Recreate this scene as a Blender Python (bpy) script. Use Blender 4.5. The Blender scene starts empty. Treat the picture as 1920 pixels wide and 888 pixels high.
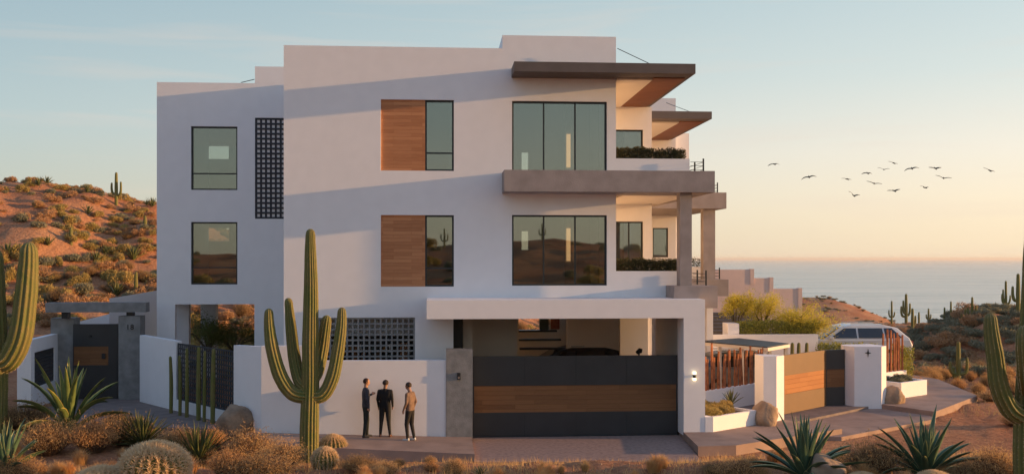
import bpy, math, random
from mathutils import Vector, Matrix, noise as mnoise
R = math.radians
C = bpy.context.scene.collection
S = bpy.context.scene
random.seed(7)
# ------------------------------------------------------------------ camera
F = 1900.0; YAW = R(4.06); EYE = 5.4; HOR = 485.0
SY, CY = math.sin(YAW), math.cos(YAW)
cd = bpy.data.cameras.new('camera'); cam = bpy.data.objects.new('camera', cd); C.objects.link(cam)
cd.sensor_width = 36; cd.lens = 36*F/1920; cd.shift_y = (HOR-444)/1920
cam.location = (0, 0, EYE); cam.rotation_euler = (R(90), 0, -YAW)
cd.clip_start = .1; cd.clip_end = 120000
S.camera = cam
# ------------------------------------------------------------------ light
SUN_EL, SUN_AZ = 6.2, 5.0                       # elevation; degrees in front of the facade plane, coming from +x
sd = Vector((math.cos(R(SUN_EL))*math.cos(R(SUN_AZ)), -math.cos(R(SUN_EL))*math.sin(R(SUN_AZ)), math.sin(R(SUN_EL))))
W = bpy.data.worlds.new('World'); S.world = W; W.use_nodes = True
wn = W.node_tree.nodes; wl = W.node_tree.links
sky = wn.new('ShaderNodeTexSky'); sky.sky_type = 'NISHITA'; sky.sun_disc = False
sky.sun_elevation = R(SUN_EL); sky.sun_rotation = math.atan2(sd.x, sd.y)
sky.altitude = 0; sky.air_density = 1.0; sky.dust_density = 2.0; sky.ozone_density = 1.2
bg = wn['Background']; bg.inputs[1].default_value = .15
# thin evening haze veils the low sky: warm towards the sun, pale blue-green away from it
def _n(t, **k):
    n = wn.new(t)
    for a, v in k.items(): setattr(n, a, v)
    return n
_tc = _n('ShaderNodeTexCoord'); _sp = _n('ShaderNodeSeparateXYZ'); wl.new(_tc.outputs['Generated'], _sp.inputs[0])
def _ramp(src, stops, k):
    r = _n('ShaderNodeValToRGB'); e = r.color_ramp.elements
    while len(e) < len(stops): e.new(.5)
    for i, (p, c) in enumerate(stops):
        e[i].position = p; e[i].color = tuple((v/255)**2.2 for v in c)+(1,)
    wl.new(src, r.inputs[0]); m = _n('ShaderNodeVectorMath', operation='SCALE'); m.inputs['Scale'].default_value = k; wl.new(r.outputs[0], m.inputs[0]); return m.outputs[0]
KS = 1/(.15*2**.72)
_az = _n('ShaderNodeMapRange'); _az.inputs['From Min'].default_value = -.38; _az.inputs['From Max'].default_value = .50; wl.new(_sp.outputs[0], _az.inputs['Value'])
_L = _ramp(_sp.outputs[2], [(0, (205, 196, 176)), (.06, (203, 205, 192)), (.13, (188, 203, 202)), (.24, (164, 187, 194)), (.5, (144, 172, 208)), (1, (126, 156, 204))], KS)
_R = _ramp(_sp.outputs[2], [(0, (255, 232, 196)), (.045, (255, 236, 206)), (.10, (246, 236, 218)), (.17, (217, 224, 217)), (.26, (193, 210, 211)), (.5, (148, 173, 205)), (1, (124, 153, 200))], KS*1.07)
_m1 = _n('ShaderNodeMix', data_type='RGBA'); wl.new(_az.outputs[0], _m1.inputs['Factor']); wl.new(_L, _m1.inputs['A']); wl.new(_R, _m1.inputs['B'])
_m2 = _n('ShaderNodeMix', data_type='RGBA'); _m2.inputs['Factor'].default_value = .88
_tn = _n('ShaderNodeMix', data_type='RGBA', blend_type='MULTIPLY'); _tn.inputs['Factor'].default_value = 1; _tn.inputs['B'].default_value = (1, 1.15, 1.5, 1)
wl.new(sky.outputs[0], _tn.inputs['A']); wl.new(_tn.outputs['Result'], _m2.inputs['A']); wl.new(_m1.outputs['Result'], _m2.inputs['B'])
# very faint thin cloud
_mp = _n('ShaderNodeMapping'); _mp.inputs['Scale'].default_value = (2.2, 2.2, 26); wl.new(_tc.outputs['Generated'], _mp.inputs[0])
_nz = _n('ShaderNodeTexNoise'); _nz.inputs['Scale'].default_value = 1.6; _nz.inputs['Detail'].default_value = 6; _nz.inputs['Distortion'].default_value = .6; wl.new(_mp.outputs[0], _nz.inputs['Vector'])
_mr = _n('ShaderNodeMapRange'); _mr.inputs['From Min'].default_value = .52; _mr.inputs['From Max'].default_value = .78; _mr.inputs['To Max'].default_value = .30; wl.new(_nz.outputs['Fac'], _mr.inputs['Value'])
_cl = _n('ShaderNodeMix', data_type='RGBA'); _cl.inputs['B'].default_value = tuple((v/255)**2.2*KS for v in (236, 214, 198))+(1,)
wl.new(_mr.outputs[0], _cl.inputs['Factor']); wl.new(_m2.outputs['Result'], _cl.inputs['A']); wl.new(_cl.outputs['Result'], bg.inputs[0])
sl = bpy.data.lights.new('sun', 'SUN'); sl.energy = 4.4; sl.angle = R(.5); sl.color = (1, .56, .22)
so = bpy.data.objects.new('sun', sl); C.objects.link(so)
so.rotation_euler = sd.to_track_quat('Z', 'Y').to_euler(); so.location = (60, -10, 40)
S.view_settings.view_transform = 'Standard'; S.view_settings.look = 'None'
S.view_settings.exposure = .72; S.view_settings.gamma = 1
# ------------------------------------------------------------------ pixel -> world helpers (photo is 1920x888)
def X(px, d):
    u = (px-960)/F
    return d*(u*CY+SY)/(CY-u*SY)
def fw(x, d): return x*SY + d*CY
def Z(py, x, d): return EYE-(py-HOR)/F*fw(x, d)
def P(px, py, d):
    x = X(px, d); return Vector((x, d, Z(py, x, d)))
def G(px, py, z):                                # ray meets the level z
    f = F*(EYE-z)/(py-HOR); u = (px-960)/F*f
    return Vector((u*CY+f*SY, f*CY-u*SY, z))
# ------------------------------------------------------------------ mesh builder
class MB:
    def __init__(s): s.v = []; s.f = []; s.m = []
    def add(s, vs, fs, m=0):
        o = len(s.v); s.v += [tuple(a) for a in vs]
        for f in fs: s.f.append(tuple(i+o for i in f)); s.m.append(m)
    def box(s, x0, x1, y0, y1, z0, z1, m=0):
        x0, x1 = sorted((x0, x1)); y0, y1 = sorted((y0, y1)); z0, z1 = sorted((z0, z1))
        s.add([(x0,y0,z0),(x1,y0,z0),(x1,y1,z0),(x0,y1,z0),(x0,y0,z1),(x1,y0,z1),(x1,y1,z1),(x0,y1,z1)],
              [(3,2,1,0),(4,5,6,7),(0,1,5,4),(1,2,6,5),(2,3,7,6),(3,0,4,7)], m); return s
    def prism(s, poly, z0, z1, m=0):             # poly ccw; z0/z1 number or list
        n = len(poly); a = z0 if isinstance(z0, (list, tuple)) else [z0]*n; b = z1 if isinstance(z1, (list, tuple)) else [z1]*n
        vs = [(p[0], p[1], a[i]) for i, p in enumerate(poly)]+[(p[0], p[1], b[i]) for i, p in enumerate(poly)]
        fs = [tuple(range(n-1, -1, -1)), tuple(range(n, 2*n))]+[(i, (i+1) % n, n+(i+1) % n, n+i) for i in range(n)]
        s.add(vs, fs, m); return s
    def xprism(s, prof, y0, y1, m=0):            # profile (x,z) ccw seen from -y
        n = len(prof); vs = [(p[0], y0, p[1]) for p in prof]+[(p[0], y1, p[1]) for p in prof]
        s.add(vs, [tuple(range(n)), tuple(range(2*n-1, n-1, -1))]+[((i+1) % n, i, n+i, n+(i+1) % n) for i in range(n)], m); return s
    def wall(s, x0, x1, z0, z1, y0, y1, holes=(), m=0):   # solid slab with rectangular holes through y
        xs = sorted({x0, x1} | {min(max(h[i], x0), x1) for h in holes for i in (0, 1)})
        zs = sorted({z0, z1} | {min(max(h[i], z0), z1) for h in holes for i in (2, 3)})
        nx, nz = len(xs)-1, len(zs)-1
        def solid(i, j):
            if i < 0 or j < 0 or i >= nx or j >= nz: return False
            cx, cz = (xs[i]+xs[i+1])/2, (zs[j]+zs[j+1])/2
            return not any(h[0] < cx < h[1] and h[2] < cz < h[3] for h in holes)
        for i in range(nx):
            for j in range(nz):
                if not solid(i, j): continue
                a, b, c, d = xs[i], xs[i+1], zs[j], zs[j+1]
                s.add([(a,y0,c),(b,y0,c),(b,y0,d),(a,y0,d),(a,y1,c),(b,y1,c),(b,y1,d),(a,y1,d)], [(0,1,2,3),(5,4,7,6)], m)
                o = [(a,y0,c),(b,y0,c),(b,y0,d),(a,y0,d),(a,y1,c),(b,y1,c),(b,y1,d),(a,y1,d)]
                if not solid(i-1, j): s.add([o[0],o[3],o[7],o[4]], [(0,1,2,3)], m)
                if not solid(i+1, j): s.add([o[1],o[5],o[6],o[2]], [(0,1,2,3)], m)
                if not solid(i, j-1): s.add([o[0],o[4],o[5],o[1]], [(0,1,2,3)], m)
                if not solid(i, j+1): s.add([o[3],o[2],o[6],o[7]], [(0,1,2,3)], m)
        return s
    def tube(s, pts, rad, n=8, m=0, rib=None, cap=True, ribdepth=.1):
        pts = [Vector(p) for p in pts]; k = len(pts)
        if not isinstance(rad, (list, tuple)): rad = [rad]*k
        t0 = (pts[1]-pts[0]).normalized(); up = Vector((0, 0, 1)) if abs(t0.z) < .9 else Vector((1, 0, 0))
        nrm = (up-t0*up.dot(t0)).normalized(); vs = []
        for i, p in enumerate(pts):
            t = (pts[min(i+1, k-1)]-pts[max(i-1, 0)]).normalized()
            nrm = (nrm-t*nrm.dot(t)).normalized(); bi = t.cross(nrm)
            for j in range(n):
                a = 2*math.pi*j/n; r = rad[i]
                if rib: r *= 1-ribdepth*(.5-.5*math.cos(a*rib))
                vs.append(p+(nrm*math.cos(a)+bi*math.sin(a))*r)
        fs = [(i*n+j, i*n+(j+1) % n, (i+1)*n+(j+1) % n, (i+1)*n+j) for i in range(k-1) for j in range(n)]
        if cap: fs += [tuple(range(n-1, -1, -1)), tuple(range((k-1)*n, k*n))]
        s.add(vs, fs, m); return s
    def mesh(s, name, mats, smooth=False):
        me = bpy.data.meshes.new(name); me.from_pydata(s.v, [], s.f)
        for a in (mats if isinstance(mats, (list, tuple)) else [mats]): me.materials.append(a)
        me.polygons.foreach_set('material_index', s.m)
        if smooth: me.polygons.foreach_set('use_smooth', [True]*len(s.f))
        me.update(); return me
    def build(s, name, mats, parent=None, loc=None, rz=0, smooth=False, bevel=0):
        o = bpy.data.objects.new(name, s.mesh(name, mats, smooth)); C.objects.link(o)
        if loc is not None: o.location = loc
        if rz: o.rotation_euler = (0, 0, rz)
        if parent: o.parent = parent
        if bevel:
            b = o.modifiers.new('bevel', 'BEVEL'); b.width = bevel; b.segments = 2; b.limit_method = 'ANGLE'
        return o
def tag(o, label=None, cat=None, group=None, kind=None):
    if label: o['label'] = label
    if cat: o['category'] = cat
    if group: o['group'] = group
    if kind: o['kind'] = kind
    return o
def thing(name, label, cat, loc=(0, 0, 0), rz=0, group=None):
    o = bpy.data.objects.new(name, None); C.objects.link(o); o.location = loc; o.rotation_euler = (0, 0, rz)
    o.empty_display_size = .2
    return tag(o, label, cat, group)
def copy_tree(o, parent=None):
    c = o.copy(); C.objects.link(c)
    if parent: c.parent = parent
    for ch in [q for q in bpy.data.objects if q.parent == o]: copy_tree(ch, c)
    return c
# ------------------------------------------------------------------ materials
def mat(name, col, rough=.8, var=.12, scale=3.0, bump=0, bscale=60, metal=0, spec=.3, col2=None, emis=None, island=0, trans=0, big=0):
    m = bpy.data.materials.new(name); m.use_nodes = True; nt = m.node_tree; N = nt.nodes; L = nt.links
    b = N['Principled BSDF']; b.inputs['Roughness'].default_value = rough; b.inputs['Metallic'].default_value = metal
    b.inputs['Specular IOR Level'].default_value = spec
    c1 = tuple(col)+(1,); c2 = tuple(col2)+(1,) if col2 else tuple(max(0, c*(1-var*2)) for c in col)+(1,)
    geo = N.new('ShaderNodeNewGeometry'); nz = N.new('ShaderNodeTexNoise'); nz.inputs['Scale'].default_value = scale; nz.inputs['Detail'].default_value = 6
    L.new(geo.outputs['Position'], nz.inputs['Vector'])
    mx = N.new('ShaderNodeMix'); mx.data_type = 'RGBA'; mx.inputs['A'].default_value = c1; mx.inputs['B'].default_value = c2
    rp = N.new('ShaderNodeMapRange'); rp.inputs['From Min'].default_value = .35; rp.inputs['From Max'].default_value = .68
    L.new(nz.outputs['Fac'], rp.inputs['Value'])
    if island:
        ad = N.new('ShaderNodeMath'); ad.operation = 'MULTIPLY_ADD'; ad.inputs[1].default_value = 1-island
        ml = N.new('ShaderNodeMath'); ml.operation = 'MULTIPLY'; ml.inputs[1].default_value = island
        L.new(geo.outputs['Random Per Island'], ml.inputs[0]); L.new(rp.outputs[0], ad.inputs[0]); L.new(ml.outputs[0], ad.inputs[2])
        L.new(ad.outputs[0], mx.inputs['Factor'])
    else: L.new(rp.outputs[0], mx.inputs['Factor'])
    L.new(mx.outputs['Result'], b.inputs['Base Color'])
    if bump:
        n2 = N.new('ShaderNodeTexNoise'); n2.inputs['Scale'].default_value = bscale; n2.inputs['Detail'].default_value = 4
        L.new(geo.outputs['Position'], n2.inputs['Vector'])
        bp = N.new('ShaderNodeBump'); bp.inputs['Strength'].default_value = 1; bp.inputs['Distance'].default_value = bump
        L.new(n2.outputs['Fac'], bp.inputs['Height']); L.new(bp.outputs[0], b.inputs['Normal'])
    if emis:
        b.inputs['Emission Color'].default_value = tuple(emis[:3])+(1,); b.inputs['Emission Strength'].default_value = emis[3]
    if trans:
        tr = N.new('ShaderNodeBsdfTranslucent'); L.new(mx.outputs['Result'], tr.inputs[0])
        ms = N.new('ShaderNodeMixShader'); ms.inputs[0].default_value = trans
        L.new(b.outputs[0], ms.inputs[1]); L.new(tr.outputs[0], ms.inputs[2]); L.new(ms.outputs[0], N['Material Output'].inputs[0])
    return m
def wood(name, c1, c2, plank=.12, seglen=1.1, rough=.6):          # boards laid horizontally, every board its own tone
    m = bpy.data.materials.new(name); m.use_nodes = True; nt = m.node_tree; N = nt.nodes; L = nt.links
    b = N['Principled BSDF']; b.inputs['Roughness'].default_value = rough; b.inputs['Specular IOR Level'].default_value = .25
    geo = N.new('ShaderNodeNewGeometry'); sp = N.new('ShaderNodeSeparateXYZ'); L.new(geo.outputs['Position'], sp.inputs[0])
    sm = N.new('ShaderNodeMath'); sm.operation = 'ADD'; L.new(sp.outputs[0], sm.inputs[0]); L.new(sp.outputs[1], sm.inputs[1])
    cb = N.new('ShaderNodeCombineXYZ'); L.new(sm.outputs[0], cb.inputs[0]); L.new(sp.outputs[2], cb.inputs[1])
    br = N.new('ShaderNodeTexBrick'); L.new(cb.outputs[0], br.inputs['Vector']); br.inputs['Scale'].default_value = 1
    br.inputs['Brick Width'].default_value = seglen; br.inputs['Row Height'].default_value = plank; br.inputs['Mortar Size'].default_value = .004
    br.inputs['Color1'].default_value = (0, 0, 0, 1); br.inputs['Color2'].default_value = (1, 1, 1, 1); br.inputs['Mortar'].default_value = (0, 0, 0, 1)
    br.offset = .37; br.squash = 1
    mp = N.new('ShaderNodeMapping'); mp.inputs['Scale'].default_value = (2, 2, 40); L.new(geo.outputs['Position'], mp.inputs[0])
    nz = N.new('ShaderNodeTexNoise'); nz.inputs['Scale'].default_value = 1.5; nz.inputs['Detail'].default_value = 5; L.new(mp.outputs[0], nz.inputs[0])
    a = N.new('ShaderNodeMath'); a.operation = 'MULTIPLY_ADD'; a.inputs[1].default_value = .5
    L.new(br.outputs['Color'], a.inputs[0]); h = N.new('ShaderNodeMath'); h.operation = 'MULTIPLY'; h.inputs[1].default_value = .75
    L.new(nz.outputs['Fac'], h.inputs[0]); L.new(h.outputs[0], a.inputs[2])
    mx = N.new('ShaderNodeMix'); mx.data_type = 'RGBA'; mx.inputs['A'].default_value = c1+(1,); mx.inputs['B'].default_value = c2+(1,)
    L.new(a.outputs[0], mx.inputs['Factor']); L.new(mx.outputs['Result'], b.inputs['Base Color'])
    bp = N.new('ShaderNodeBump'); bp.inputs['Distance'].default_value = .004; L.new(br.outputs['Fac'], bp.inputs['Height']); bp.invert = True
    L.new(bp.outputs[0], b.inputs['Normal'])
    return m
def glass(name, tint=(.60, .64, .60), refl=.20):
    m = bpy.data.materials.new(name); m.use_nodes = True; nt = m.node_tree; N = nt.nodes; L = nt.links
    g = N.new('ShaderNodeBsdfGlossy'); g.inputs['Roughness'].default_value = .015; g.inputs['Color'].default_value = (.86, .92, .88, 1)
    t = N.new('ShaderNodeBsdfTransparent'); t.inputs[0].default_value = tint+(1,)
    ms = N.new('ShaderNodeMixShader'); ms.inputs[0].default_value = refl
    L.new(t.outputs[0], ms.inputs[1]); L.new(g.outputs[0], ms.inputs[2]); L.new(ms.outputs[0], N['Material Output'].inputs[0])
    return m
M = {}
M['stucco'] = mat('stucco', (.81, .78, .785), .9, .018, 2.6, .0042, 110, spec=.15)
M['concrete'] = mat('concrete', (.34, .29, .275), .85, .10, 2.2, .006, 35, spec=.2)
M['greyconcrete'] = mat('greyconcrete', (.26, .255, .25), .85, .14, 4, .006, 30, spec=.2)
M['fascia'] = mat('fascia', (.13, .105, .095), .6, .08, 2, spec=.3)
M['dark'] = mat('dark', (.025, .026, .028), .5, .1, 3)
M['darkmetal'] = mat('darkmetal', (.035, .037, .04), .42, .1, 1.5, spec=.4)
M['frame'] = mat('frame', (.03, .035, .036), .4, .1, 2)
M['lattice'] = mat('lattice', (.045, .047, .055), .7, .1, 2)
M['interior'] = mat('interior', (.36, .31, .27), .9, .05, 2)
M['interior_floor'] = mat('interior_floor', (.22, .17, .13), .6, .1, 2)
M['pinkstucco'] = mat('pinkstucco', (.82, .58, .48), .9, .04, 1, .0042, 110, spec=.15)
M['plaster'] = mat('plaster', (.74, .66, .58), .9, .03, 1, .003, 40)
M['woodpanel'] = wood('woodpanel', (.30, .105, .042), (.55, .25, .115), .11, .9)
M['woodsoffit'] = wood('woodsoffit', (.15, .05, .022), (.25, .095, .042), .1, 2.0)
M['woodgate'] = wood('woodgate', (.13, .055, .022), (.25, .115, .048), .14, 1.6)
M['woodgate2'] = wood('woodgate2', (.24, .078, .018), (.36, .14, .04), .16, 1.2)
M['gatebrown'] = mat('gatebrown', (.15, .075, .032), .55, .05, 2)
M['glass'] = glass('glass')
M['glass_dark'] = glass('glass_dark', (.12, .13, .14), .35)
M['paving'] = mat('paving', (.36, .25, .20), .9, .12, 1.6, .006, 40, spec=.15)
M['paving2'] = mat('paving2', (.24, .19, .17), .9, .14, 2.5, .006, 60, spec=.15)
M['drive'] = mat('drive', (.36, .245, .205), .92, .14, 9, .006, 70, spec=.12)
M['stake'] = mat('stake', (.42, .16, .07), .8, .2, 6, .004, 50, col2=(.20, .07, .035))
M['rock'] = mat('rock', (.36, .25, .17), .9, .2, 2.5, .03, 9, col2=(.2, .14, .1), spec=.15)
M['soil'] = mat('soil', (.24, .14, .085), .95, .2, 5, .01, 40, spec=.1)
M['leaf'] = mat('leaf', (.12, .19, .05), .6, 0, 6, col2=(.22, .24, .07), island=.8, trans=.25)
M['hedge'] = mat('hedge', (.035, .055, .022), .6, 0, 6, col2=(.10, .075, .035), island=.8, trans=.2)
M['hedge2'] = mat('hedge2', (.20, .22, .045), .6, 0, 4, col2=(.44, .40, .08), island=.8, trans=.3)
M['paloverde'] = mat('paloverde', (.50, .43, .05), .6, 0, 4, col2=(.66, .54, .08), island=.8, trans=.4)
M['bark'] = mat('bark', (.16, .13, .08), .9, .2, 8, .01, 30)
M['dry'] = mat('dry', (.80, .47, .19), .8, 0, 2, col2=(.56, .28, .12), island=.7, trans=.45)
M['dry2'] = mat('dry2', (.70, .46, .20), .8, 0, 2, col2=(.60, .34, .15), island=.7, trans=.45)
M['dry3'] = mat('dry3', (.28, .20, .09), .8, 0, 2, col2=(.54, .30, .13), island=.7, trans=.35)
M['russet'] = mat('russet', (.54, .31, .15), .8, 0, .6, col2=(.34, .19, .10), island=.6, trans=.25)
M['twig'] = mat('twig', (.17, .10, .06), .85, .2, 5)
M['sage'] = mat('sage', (.19, .20, .125), .8, 0, .5, col2=(.30, .26, .17), island=.6, trans=.2)
M['olive'] = mat('olive', (.30, .25, .08), .8, 0, .5, col2=(.50, .34, .12), island=.6, trans=.25)
M['agave'] = mat('agave', (.08, .145, .085), .5, .15, 5, spec=.35)
M['agavelime'] = mat('agavelime', (.14, .19, .06), .5, .15, 5, spec=.35)
M['agavegold'] = mat('agavegold', (.62, .52, .15), .6, .1, 5)
M['agaveblue'] = mat('agaveblue', (.08, .14, .15), .55, .15, 5, spec=.3)
M['agavegreen'] = mat('agavegreen', (.05, .075, .025), .55, .15, 5, col2=(.12, .12, .04), spec=.3)
M['agaveedge'] = mat('agaveedge', (.50, .48, .24), .6, .1, 5)
M['spine'] = mat('spine', (.80, .62, .40), .6, .1, 5, col2=(.66, .46, .26), island=.8, trans=.25)
M['barrel'] = mat('barrel', (.10, .13, .045), .7, .1, 8)
M['birdfeather'] = mat('birdfeather', (.09, .075, .06), .8, .1, 8)
M['white'] = mat('carwhite', (.62, .62, .63), .25, .02, 2, spec=.6)
M['carblack'] = mat('carblack', (.02, .02, .023), .22, .02, 2, spec=.6)
M['rubber'] = mat('rubber', (.02, .02, .02), .8, .1, 8)
M['chrome'] = mat('chrome', (.5, .5, .5), .25, .02, 2, metal=1)
M['amberglass'] = mat('amber_bottle', (.55, .24, .05), .3, .05, 4, spec=.5)
M['red'] = mat('redcloth', (.32, .07, .05), .8, .3, 9, col2=(.42, .2, .14))
M['teal'] = mat('teal', (.08, .12, .12), .7, .1, 3)
M['sconce'] = mat('sconce_light', (.9, .85, .7), .5, 0, emis=(1, .82, .5, 1.5))
M['amber'] = mat('amber_glow', (.8, .5, .3), .5, 0, emis=(1, .52, .24, 1.0))  # emission for the amber strips inside the big windows
def cactus_mat():
    m = mat('cactus', (.105, .125, .032), .65, .2, 3.5, spec=.3, col2=(.16, .135, .05), bump=.012, bscale=22)
    nt = m.node_tree; N = nt.nodes; L = nt.links; b = N['Principled BSDF']
    at = N.new('ShaderNodeAttribute'); at.attribute_name = 'crest'
    mx = N.new('ShaderNodeMix'); mx.data_type = 'RGBA'; mx.inputs['B'].default_value = (.27, .20, .045, 1)
    src = b.inputs['Base Color'].links[0].from_socket
    ml = N.new('ShaderNodeMath'); ml.operation = 'MULTIPLY'; ml.inputs[1].default_value = .55
    L.new(at.outputs['Fac'], ml.inputs[0]); L.new(ml.outputs[0], mx.inputs['Factor']); L.new(src, mx.inputs['A']); L.new(mx.outputs['Result'], b.inputs['Base Color'])
    return m
M['cactus'] = cactus_mat()
def ground_mat():
    m = bpy.data.materials.new('desert_ground'); m.use_nodes = True; nt = m.node_tree; N = nt.nodes; L = nt.links
    b = N['Principled BSDF']; b.inputs['Roughness'].default_value = .95; b.inputs['Specular IOR Level'].default_value = .1
    geo = N.new('ShaderNodeNewGeometry')
    def nz(s, d=8, r=.6):
        n = N.new('ShaderNodeTexNoise'); n.inputs['Scale'].default_value = s; n.inputs['Detail'].default_value = d; n.inputs['Roughness'].default_value = r
        L.new(geo.outputs['Position'], n.inputs['Vector']); return n
    a = nz(.12); r1 = N.new('ShaderNodeValToRGB'); e = r1.color_ramp.elements
    e[0].position = .35; e[0].color = (.40, .165, .085, 1); e[1].position = .65; e[1].color = (.50, .27, .15, 1)
    L.new(a.outputs['Fac'], r1.inputs[0])
    c = nz(7, 8, .7); mx = N.new('ShaderNodeMix'); mx.data_type = 'RGBA'; mx.blend_type = 'MULTIPLY'; mx.inputs['Factor'].default_value = 1
    r2 = N.new('ShaderNodeValToRGB'); e = r2.color_ramp.elements; e[0].position = .36; e[0].color = (.62, .58, .56, 1); e[1].position = .6; e[1].color = (1.05, 1.03, 1, 1)
    L.new(c.outputs['Fac'], r2.inputs[0]); L.new(r1.outputs[0], mx.inputs['A']); L.new(r2.outputs[0], mx.inputs['B'])
    L.new(mx.outputs['Result'], b.inputs['Base Color'])
    h = nz(14, 8, .7); bp = N.new('ShaderNodeBump'); bp.inputs['Distance'].default_value = .06; bp.inputs['Strength'].default_value = 1
    h2 = nz(1.3, 6, .6); bp2 = N.new('ShaderNodeBump'); bp2.inputs['Distance'].default_value = .25; L.new(h2.outputs['Fac'], bp2.inputs['Height']); L.new(bp2.outputs[0], bp.inputs['Normal'])
    L.new(h.outputs['Fac'], bp.inputs['Height']); L.new(bp.outputs[0], b.inputs['Normal'])
    return m
M['ground'] = ground_mat()
def sea_mat():
    m = bpy.data.materials.new('sea_water'); m.use_nodes = True; nt = m.node_tree; N = nt.nodes; L = nt.links
    b = N['Principled BSDF']; b.inputs['Roughness'].default_value = .22; b.inputs['Base Color'].default_value = (.38, .42, .37, 1)
    b.inputs['IOR'].default_value = 1.33
    geo = N.new('ShaderNodeNewGeometry'); mp = N.new('ShaderNodeMapping'); mp.inputs['Scale'].default_value = (.10, .22, .2); L.new(geo.outputs['Position'], mp.inputs[0])
    n = N.new('ShaderNodeTexNoise'); n.inputs['Scale'].default_value = 1; n.inputs['Detail'].default_value = 7; L.new(mp.outputs[0], n.inputs['Vector'])
    mp2 = N.new('ShaderNodeMapping'); mp2.inputs['Scale'].default_value = (.0035, .03, .02); L.new(geo.outputs['Position'], mp2.inputs[0])
    n2 = N.new('ShaderNodeTexNoise'); n2.inputs['Scale'].default_value = 1; n2.inputs['Detail'].default_value = 8; n2.inputs['Roughness'].default_value = .65; L.new(mp2.outputs[0], n2.inputs['Vector'])
    rr_ = N.new('ShaderNodeValToRGB'); e = rr_.color_ramp.elements; e[0].position = .36; e[0].color = (.28, .33, .30, 1); e[1].position = .64; e[1].color = (.52, .50, .42, 1)
    L.new(n2.outputs['Fac'], rr_.inputs[0]); L.new(rr_.outputs[0], b.inputs['Base Color'])
    bp = N.new('ShaderNodeBump'); bp.inputs['Distance'].default_value = 1.6; L.new(n.outputs['Fac'], bp.inputs['Height']); L.new(bp.outputs[0], b.inputs['Normal'])
    return m
M['sea'] = sea_mat()
# ------------------------------------------------------------------ terrain
def ss(a, b, t):
    t = max(0., min(1., (t-a)/(b-a))); return t*t*(3-2*t)
def lerp(tab, x):
    if x <= tab[0][0]: return tab[0][1]
    for (a, p), (b, q) in zip(tab, tab[1:]):
        if x <= b: return p+(q-p)*ss(a, b, x)
    return tab[-1][1]
RIDGE = [(-70, 9.5), (-40, 11.0), (-31, 11.3), (-25, 10.6), (-20.5, 9.1), (-15, 7.4), (-8, 5.2), (3, 3.0), (10, 1.0), (16, -.6), (22, -1.5)]
def gz(x, y, fine=True):
    z = 0.
    if y > -40:
        near = -.085 + ss(-2.5, -9, x)*.42*ss(24, 33, y)                 # street level, rising a little to the left
        near += ss(26.3, 18.2, y)*1.62 + ss(19, 8, y)*.5                 # mound the camera looks over
        if y < 5: near = 2.04
        hill = lerp(RIDGE, x)*ss(42, 76, y)*(1-.45*ss(84, 130, y))
        far = -.051*max(0, y-55)*ss(-60, 15, x)
        z = near*(1-ss(42, 60, y)) + hill + far
        mx_ = ss(26.6, 34.5, x-.12*(y-60)); z += mx_*2.9*ss(47, 60, y)*(1-ss(64, 90, y))
        z -= ss(205, 250, y)*ss(-30, 60, x)*14
        hl = 21.8*(1-ss(130, 190, x))*ss(-40, 60, x)
        z += hl*ss(270, 350, y)*(1-ss(360, 420, y))
    else: z = 2.04
    if y < -20: z += ss(-35, -90, y)*(4.0+1.3*math.sin(x*.045+1)+.7*math.sin(x*.11))*(1-ss(-150, -300, y))
    r = math.hypot(x, y)
    z -= ss(400, 600, r)*40
    if fine:
        far_ = ss(30, 70, r)
        flat = ss(27.2, 26.2, y) if (-12 < x < 22 and y > 20) else 1
        if y > 41 or x > 17 or x < -15: flat = 1
        p = Vector((x, y, 0))
        z += mnoise.fractal(p*.9, .6, 2.1, 4)*.10*flat*(1-.5*far_)
        z += mnoise.fractal(p*.13+Vector((9, 3, 0)), .8, 2.0, 4)*.9*far_*(1-ss(200, 400, r)*.5)
    return z
def hit(px, py, off=0):                           # where a ray of the photo meets the terrain
    u = (px-960)/F; f = 8.
    while f < 600:
        x = u*f*CY+f*SY; y = f*CY-u*f*SY; z = EYE-(py-HOR)/F*f
        if z <= gz(x, y)+off: break
        f += .05 if f < 60 else .4
    return Vector((x, y, gz(x, y)))
def terrain():
    angs = []; a = -180.
    while a < 180: angs.append(a); a += .3 if -36 < a < 40 else 3.
    rs = [2.]
    while rs[-1] < 620: rs.append(rs[-1]*1.0145+.02)
    n = len(angs); b = MB(); vs = [(0, 0, 2.04)]
    for r in rs:
        for a in angs:
            x = r*math.sin(R(a)); y = r*math.cos(R(a)); vs.append((x, y, gz(x, y)))
    fs = [(0, 1+(j+1) % n, 1+j) for j in range(n)]
    for i in range(len(rs)-1):
        for j in range(n):
            k = (j+1) % n; fs.append((1+i*n+j, 1+i*n+k, 1+(i+1)*n+k, 1+(i+1)*n+j))
    b.add(vs, fs); return tag(b.build('ground', M['ground'], smooth=True), kind='structure')
terrain()
b = MB(); b.add([(-60000, -60000, -25), (60000, -60000, -25), (60000, 60000, -25), (-60000, 60000, -25)], [(0, 1, 2, 3)])
tag(b.build('sea', M['sea']), kind='structure')
hz = bpy.data.materials.new('haze_air'); hz.use_nodes = True; _N = hz.node_tree.nodes
_N.remove(_N['Principled BSDF']); _pv = _N.new('ShaderNodeVolumePrincipled'); _pv.inputs['Density'].default_value = 7e-5; _pv.inputs['Color'].default_value = (1, .92, .84, 1); _pv.inputs['Anisotropy'].default_value = .2
hz.node_tree.links.new(_pv.outputs[0], _N['Material Output'].inputs['Volume'])
b = MB(); b.box(-61000, 61000, -61000, 61000, -50, 21); tag(b.build('haze', hz), kind='stuff')
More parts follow.
